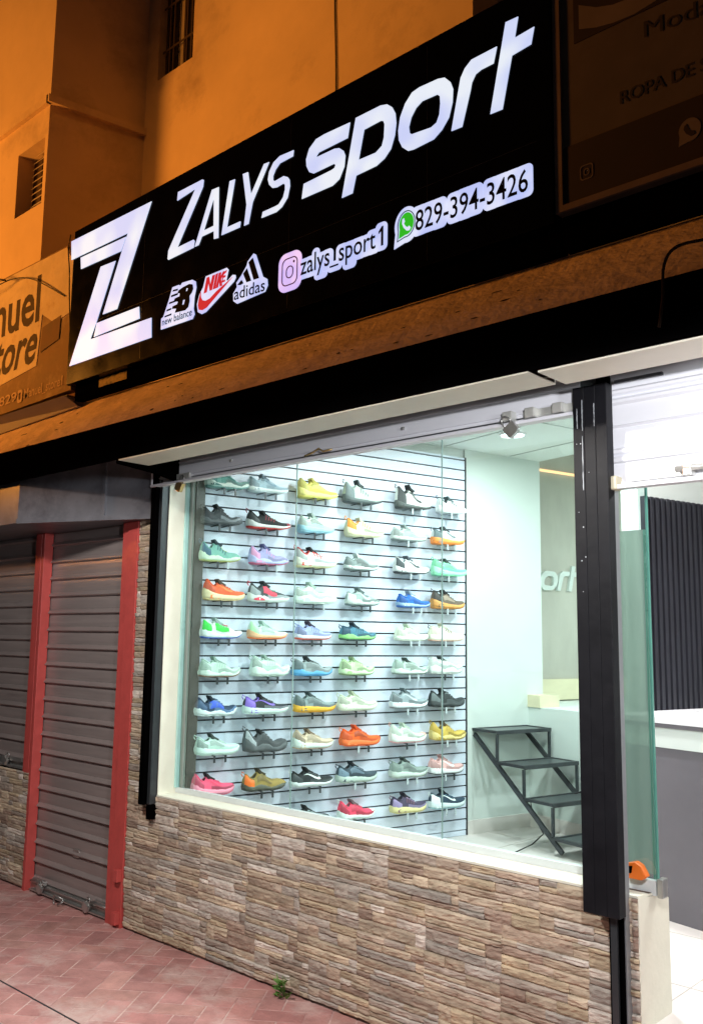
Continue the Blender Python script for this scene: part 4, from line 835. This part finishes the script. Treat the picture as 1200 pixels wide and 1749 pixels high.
glow('sticker_backing', [NKC], m_=M_badge); glow('sticker_mark', [NKS], -.348, -.3462, M_redink)
for p in NKN: glow('sticker_mark', [p], -.3485, -.3462, M_redink)
glow('sticker_backing', [ADC], m_=M_badge)
for p in ADS: glow('sticker_mark', [p], -.348, -.3462, M_blk)
m = MB(); text(m, 'adidas', *T_AD, -.3475); m.build('sticker_text', M_ink, sg)
for t_, T in (('zalys_sport1', T_ZS), ('829-394-3426', T_TEL)):
    m = MB()
    if t_[0] == 'z': # the figure 1 drawn with its flag
        T = list(T); x1 = T[2]; T[2] -= .050; bb = text(m, t_[:-1], *T, -.3475, ref='l'); z0 = T[3]; one = [(x1-.020, z0), (x1-.008, z0), (x1-.008, z0+.085), (x1-.016, z0+.085), (x1-.034, z0+.066), (x1-.034, z0+.055), (x1-.020, z0+.064)]
        m.prism(one, -.3476, -.3466); bb.append([x1-.034, x1-.008, z0, z0+.085])
    else: bb = text(m, t_, *T, -.3475, ref='8')
    m.build('contact_text', M_ink, sg)
    m = MB(); lobes(m, bb, .019, -.3440); m.build('contact_backing', M_badge, sg)
def rrect(cx, cz, w, h, r, n=5):
    P = []
    for sx, sz, a0 in ((1, -1, -90), (1, 1, 0), (-1, 1, 90), (-1, -1, 180)):
        for q in range(n+1): a = math.radians(a0+90*q/n); P.append((cx+sx*(w/2-r)+r*math.cos(a), cz+sz*(h/2-r)+r*math.sin(a)))
    return P
glow('camera_icon_backing', [rrect(-2.882, 3.249, .150, .185, .045)], m_=emit('pink_glow', (.62, .50, .98), .95, (.85, .62, .95), 14))
M_vio = mat('violet_ink', (.20, .06, .30), .4)
glow('camera_icon', [rrect(-2.882, 3.249, .103, .132, .030), rrect(-2.882, 3.249, .093, .122, .026)], -.348, -.3462, M_vio)
glow('camera_icon', [rrect(-2.882, 3.246, .048, .060, .0235), rrect(-2.882, 3.246, .038, .050, .0185)], -.348, -.3462, M_vio)
glow('camera_icon', [rrect(-2.855, 3.290, .010, .012, .004)], -.348, -.3462, M_vio)
def ell(cx, cz, a, b, n=28, a0=0, a1=360): return [(cx+a*math.cos(math.radians(a0+(a1-a0)*k/n)), cz+b*math.sin(math.radians(a0+(a1-a0)*k/n))) for k in range(n)]
def bubble(cx, cz, a, b): # speech bubble with the tail at lower left
    P = [p for p in ell(cx, cz, a, b, 36) if not (p[0] < cx-.25*a and p[1] < cz-.45*b)]
    k = max(range(len(P)), key=lambda i: (math.hypot(P[i][0]-P[(i+1) % len(P)][0], P[i][1]-P[(i+1) % len(P)][1])))
    return P[:k+1]+[(cx-1.05*a, cz-1.15*b)]+P[k+1:]
glow('phone_icon_backing', [bubble(-2.201, 3.262, .062, .076)], -.3462, -.3425, m_=M_badge)
glow('phone_icon', [bubble(-2.201, 3.264, .046, .057), bubble(-2.201, 3.264, .042, .053)], -.348, -.3464, mat('teal_ink', (.05, .30, .38), .4))
glow('phone_icon', [bubble(-2.200, 3.265, .037, .047)], -.3482, -.3464, emit('green_vinyl', (.03, .55, .02), .8))
glow('phone_icon', [[(-2.221, 3.288), (-2.212, 3.292), (-2.207, 3.276), (-2.212, 3.268), (-2.203, 3.254), (-2.192, 3.247), (-2.186, 3.252), (-2.176, 3.241), (-2.184, 3.231), (-2.198, 3.234), (-2.213, 3.250), (-2.222, 3.270)]], -.3490, -.3483, M_badge)
m = MB(); m.box(-4.78, -1.54, -.29, -.235, 2.976, 3.064); m.box(-1.53, 1.5, -.29, -.235, 2.976, 3.097); m.build('mounting_rail', M_black, sg)
m = MB(); m.box(-4.52, -4.24, -.2925, -.2902, 3.012, 3.060); m.build('torn_tape', mat('old_yellow_tape', (.30, .20, .05), .7, var=.4, vscale=30, dirt=(.05, .04, .03), dscale=14), sg)
m = MB(); m.prism([(-4.35, 2.985), (-3.2, 2.985), (-3.2, 3.0), (-4.2, 3.004)], -.245, -.225); m.build('lit_wall_strip', mat('lit_strip_grey', (.35, .38, .32), .5), sg)  # pale strip whose colour stands in for lamplit wall under the sign

# ------------------------------------------------------------------ neighbour sign on the left
lg = thing('shop_banner', 'weathered orange-lit canvas shop banner at the far left with brown script lettering', 'banner', (-5.4, -.3, 3.0))
M_canvas = mat('old_canvas', (.78, .64, .45), .8, var=.15, vscale=8, dirt=(.48, .33, .18), dscale=4, dcov=.44, bump=.3, bscale=14)
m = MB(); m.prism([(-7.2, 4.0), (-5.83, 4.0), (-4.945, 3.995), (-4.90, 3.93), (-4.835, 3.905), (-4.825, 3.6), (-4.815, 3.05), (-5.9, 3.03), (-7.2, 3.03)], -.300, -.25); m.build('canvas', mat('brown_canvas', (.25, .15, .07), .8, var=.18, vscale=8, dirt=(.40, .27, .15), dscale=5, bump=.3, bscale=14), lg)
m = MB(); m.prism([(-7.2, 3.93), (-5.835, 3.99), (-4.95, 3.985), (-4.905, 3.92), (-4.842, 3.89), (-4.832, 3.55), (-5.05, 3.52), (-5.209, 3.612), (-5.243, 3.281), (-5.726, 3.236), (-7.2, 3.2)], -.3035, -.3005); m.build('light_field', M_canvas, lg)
M_brn = mat('brown_print', (.03, .012, .006), .8, var=.2, vscale=30)
m = MB(); text(m, 'Manuel', -6.30, 3.585, -5.245, 3.585, .30, -.3045, ref='l', off=.02); m.build('banner_text', M_brn, lg)
m = MB(); text(m, 'Store', -5.98, 3.30, -5.275, 3.32, .27, -.3052, shear=.25, off=.018); m.build('banner_text', M_brn, lg)
M_tan = mat('tan_print', (.62, .42, .25), .8)
m = MB(); text(m, '829-889-5829', -6.37, 3.085, -5.475, 3.093, .062, -.3045, ref='8'); m.build('banner_text', M_tan, lg)
m = MB(); text(m, 'Manuel_store1', -5.375, 3.090, -4.91, 3.094, .062, -.3045); m.build('banner_text', M_tan, lg)
m = MB(); m.prism(rrect(-5.43, 3.115, .062, .085, .018), -.305, -.3036, holes=[rrect(-5.43, 3.115, .034, .046, .012)]); m.build('camera_icon', M_tan, lg)
m = MB(); m.prism([(-5.19, 3.52), (-4.97, 3.55), (-4.98, 3.40), (-5.20, 3.36)], -.3058, -.3036); m.build('dark_patch', mat('dark_patch', (.16, .085, .04), .8, var=.3), lg)
m = MB(); m.box(-7.2, -4.86, -.296, -.24, 2.985, 3.028); m.build('lower_rail', mat('rusty_rail', (.05, .03, .02), .7, var=.4, vscale=20), lg)
fb = thing('fascia_board', 'dull blue-grey painted board under the canvas banner at the far left', 'fascia', (-5.5, -.26, 2.85))
m = MB()
i = m.pts([(-7.5, -.37, 3.0), (-4.80, -.345, 3.0), (-4.76, -.275, 2.945), (-7.5, -.335, 2.83), (-7.5, -.2, 3.0), (-4.80, -.2, 3.0), (-4.76, -.2, 2.945), (-7.5, -.2, 2.83)])
for f in ((0, 1, 2, 3), (4, 7, 6, 5), (0, 4, 5, 1), (1, 5, 6, 2), (2, 6, 7, 3), (3, 7, 4, 0)): m.face([i+k for k in f])
m.build('board', mat('blue_grey_paint', (.24, .22, .32), .6, var=.15, vscale=3), fb)
# ------------------------------------------------------------------ neighbour sign on the right
rg = thing('shop_sign', 'unlit dim clothing-shop sign with pale frame at the upper right', 'sign', (-.6, -.3, 3.1))
m = MB(); m.box(-1.533, 1.5, -.320, -.20, 3.098, 4.9); m.build('sign_box', mat('dim_panel', (.085, .062, .05), .8, var=.22, vscale=4, dirt=(.06, .035, .03), dscale=1.6), rg)
m = MB(); m.box(-1.533, 1.5, -.332, -.3205, 3.098, 3.122); m.box(-1.533, -1.505, -.332, -.3205, 3.122, 4.9); m.build('sign_frame', mat('pale_brown_frame', (.15, .10, .085), .7, var=.2), rg)
M_maroon = mat('maroon_print', (.015, .005, .006), .7, var=.3)
m = MB(); m.box(-1.503, 1.5, -.3235, -.3205, 3.124, 3.338); m.build('maroon_band', M_maroon, rg)
m = MB(); m.box(-1.452, -.2, -.3235, -.3205, 3.72, 4.35); m.build('maroon_block', M_maroon, rg)
M_dimw = mat('faded_letters', (.15, .11, .09), .8, var=.15)
m = MB(); text(m, 'SI', -1.435, 3.735, -.80, 3.735, .44, -.3245, ref='H'); m.build('sign_text', M_dimw, rg)
M_dark = mat('dull_brown_letters', (.022, .012, .010), .8)
m = MB(); text(m, 'Moda', -1.192, 3.622, -.965, 3.605, .060, -.3225, ref='M', shear=0, off=0); m.build('sign_text', M_dark, rg)
m = MB(); text(m, 'ROPA DE S', -1.285, 3.418, -.985, 3.415, .046, -.3225, ref='H'); m.build('sign_text', M_dark, rg)
m = MB(); m.prism(bubble(-1.05, 3.232, .036, .040), -.3255, -.3237, holes=[]); m.build('phone_icon', M_dimw, rg)
m = MB(); m.prism([(-1.066, 3.25), (-1.058, 3.254), (-1.054, 3.240), (-1.048, 3.228), (-1.034, 3.222), (-1.032, 3.212), (-1.046, 3.208), (-1.062, 3.222), (-1.069, 3.238)], -.327, -.3256); m.build('phone_icon', M_maroon, rg)
m = MB(); m.prism(rrect(-1.414, 3.218, .050, .056, .012), -.3255, -.3237, holes=[rrect(-1.414, 3.218, .042, .048, .010)]); m.prism(rrect(-1.414, 3.218, .022, .026, .010), -.3255, -.3237, holes=[rrect(-1.414, 3.218, .015, .018, .007)]); m.build('camera_icon', M_dimw, rg)
# ------------------------------------------------------------------ apartment building
ap = thing('apartment_building', 'orange-lit plastered apartment block rising behind the shop signs', 'building', (-5, 2, 2.97))
def wall_hole(mb, x0, x1, z0, z1, y0, y1, holes):
    mb.prism([(x0, z0), (x1, z0), (x1, z1), (x0, z1)], y0, y1, holes=[[(a, c), (b, c), (b, d), (a, d)] for a, b, c, d in holes])
m = MB(); wall_hole(m, -6.90, -3.15, 2.976, 11, 1.5, 1.8, [(-6.72, -6.19, 6.765, 8.0)]); m.build('front_wall', M_plaster, ap)
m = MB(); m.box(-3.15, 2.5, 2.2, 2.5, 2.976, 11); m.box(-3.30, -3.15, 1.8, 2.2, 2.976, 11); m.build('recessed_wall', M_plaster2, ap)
m = MB(); m.prism([(-6.90, 1.5), (-6.90, 1.8), (-7.25, 1.8), (-7.35, .95), (-7.087, .645)], 2.976, 11, axis='z'); m.build('side_wall', M_plaster, ap)
m = MB(); wall_hole(m, -12, -7.087, 2.0, 11, .64, .94, [(-7.62, -7.14, 5.36, 5.98), (-7.62, -7.10, 8.0, 9.2)]); m.build('front_wall', M_plaster, ap)
m = MB(); m.box(-12, -7.06, .60, .639, 6.27, 6.34); m.prism([(-7.087, .60), (-7.04, .60), (-6.86, 1.5), (-6.90, 1.5), (-7.087, .645)], 6.27, 6.34, axis='z'); m.build('cornice', M_plaster, ap)
wi = MB(); wi.box(-6.72, -6.19, 1.62, 1.64, 6.765, 8.0); wo = wi.build('window', mat('dark_window_glass', (.02, .018, .018), .25), ap)
m = MB(); m.box(-6.72, -6.69, 1.58, 1.62, 6.77, 8.0); m.box(-6.22, -6.19, 1.58, 1.62, 6.77, 8.0); m.box(-6.69, -6.22, 1.58, 1.62, 6.77, 6.80); m.box(-6.46, -6.435, 1.59, 1.62, 6.80, 8.0); m.build('frame', mat('dark_frame', (.05, .03, .02), .6), wo)
m = MB()
for x in (-6.62, -6.56, -6.36, -6.29): m.box(x, x+.014, 1.545, 1.557, 6.77, 8.0)
for z in (7.05, 7.5): m.box(-6.71, -6.2, 1.540, 1.545, z, z+.02)
m.build('security_bars', mat('bar_steel', (.06, .04, .03), .5), wo)
m = MB(); m.box(-6.54, -6.47, 1.60, 1.615, 6.82, 8.0); m.build('curtain', mat('curtain_cloth', (.42, .36, .28), .9), wo)
wi = MB(); wi.box(-7.62, -7.14, .86, .88, 5.36, 5.98); wo = wi.build('window', MATS['dark_window_glass'], ap)
m = MB()
z = 5.37
while z < 5.96: m.quad((-7.46, .70, z), (-7.14, .70, z), (-7.14, .74, z+.055), (-7.46, .74, z+.055)); z += .06
m.build('louvre_blades', mat('grey_louvre', (.62, .56, .55), .6), wo)
m = MB(); m.box(-7.62, -7.47, .80, .859, 5.36, 5.98); m.build('frame', MATS['dark_frame'], wo)
wi = MB(); wi.box(-7.62, -7.10, .86, .88, 8.0, 9.2); wo = wi.build('window', mat('pale_window_blind', (.45, .42, .45), .6), ap)
# cables
def cable(label, path, r=.004, m_=None):
    m = MB(); P = [Vector(p) for p in path]; Q = []
    for i in range(len(P)-1):
        p0, p1, p2, p3 = P[max(i-1, 0)], P[i], P[i+1], P[min(i+2, len(P)-1)]
        for k in range(6):
            t = k/6; Q.append(.5*((2*p1)+(p2-p0)*t+(2*p0-5*p1+4*p2-p3)*t*t+(3*p1-p0-3*p2+p3)*t**3))
    Q.append(P[-1]); m.tube(Q, r, 6); tag(m.build('cable', m_ or M_wire), label, 'cable')
cable('loose dark cable looping down over the canopy edge at the right', [(-.80, -.40, 2.80), (-.95, -.43, 2.80), (-1.05, -.462, 2.79), (-1.09, -.468, 2.74), (-1.10, -.462, 2.64), (-1.115, -.462, 2.55)], .005, mat('brown_cable', (.03, .018, .012), .8, spec=.1))
cable('thin wire running down the orange wall above the sign', [(-4.40, 1.49, 8.5), (-4.39, 1.488, 7.5), (-4.41, 1.49, 6.5), (-4.38, 1.49, 5.6), (-4.40, 1.49, 4.0)], .006)
cable('black overhead wire sagging across the canvas banner at the left', [(-6.6, -.6, 3.93), (-5.86, -.40, 3.91), (-5.56, -.34, 3.93), (-5.30, -.325, 3.86), (-4.93, -.31, 3.66)], .004)
cable('thick dark wire entering at the left edge above the banner', [(-6.6, -.6, 4.12), (-5.95, -.45, 4.02), (-5.62, -.36, 3.93)], .007)
cable('thin cable dropping down beside the left edge of the Z sign', [(-4.90, -.31, 4.05), (-4.90, -.32, 3.95), (-4.865, -.325, 3.80), (-4.85, -.325, 3.65), (-4.80, -.33, 3.35)], .004)
# weed
wd = thing('weed', 'small green weed sprouting where the pavement meets the stone wall', 'weed', (-3.156, -.05, 0))
rr = random.Random(12); m = MB()
for k in range(34):
    a = rr.uniform(-2.9, .0); r = rr.uniform(.012, .060); zc = rr.uniform(.008, .10)*(1-.4*r/.05); L_ = rr.uniform(.022, .042); w = L_*.32
    c = Vector((-3.131+r*math.cos(a)*.9, -.045+r*math.sin(a)*.6, zc)); d = Vector((math.cos(a), math.sin(a), rr.uniform(.2, 1.1))).normalized(); sd = d.cross(Vector((0, 0, 1))).normalized(); n = sd.cross(d)
    i = m.pts([c-d*L_*.5, c-d*L_*.1+sd*w+n*.002, c+d*L_*.2+sd*w*.8, c+d*L_*.55-n*.004, c+d*L_*.2-sd*w*.8, c-d*L_*.1-sd*w+n*.002, c+n*(-.004)])
    for a_, b_ in ((0, 1), (1, 2), (2, 3), (3, 4), (4, 5), (5, 0)): m.face((i+6, i+a_, i+b_))
m.build('leaves', M_leaf, wd)
m = MB()
for k in range(5): a = rr.uniform(-2.6, -.4); m.tube([(-3.131, -.04, 0), (-3.131+.02*math.cos(a), -.045+.02*math.sin(a), .05), (-3.131+.035*math.cos(a), -.05+.03*math.sin(a), .085+.03*rr.random())], [.0022, .0016, .001], 5)
m.build('stems', M_leaf, wd)
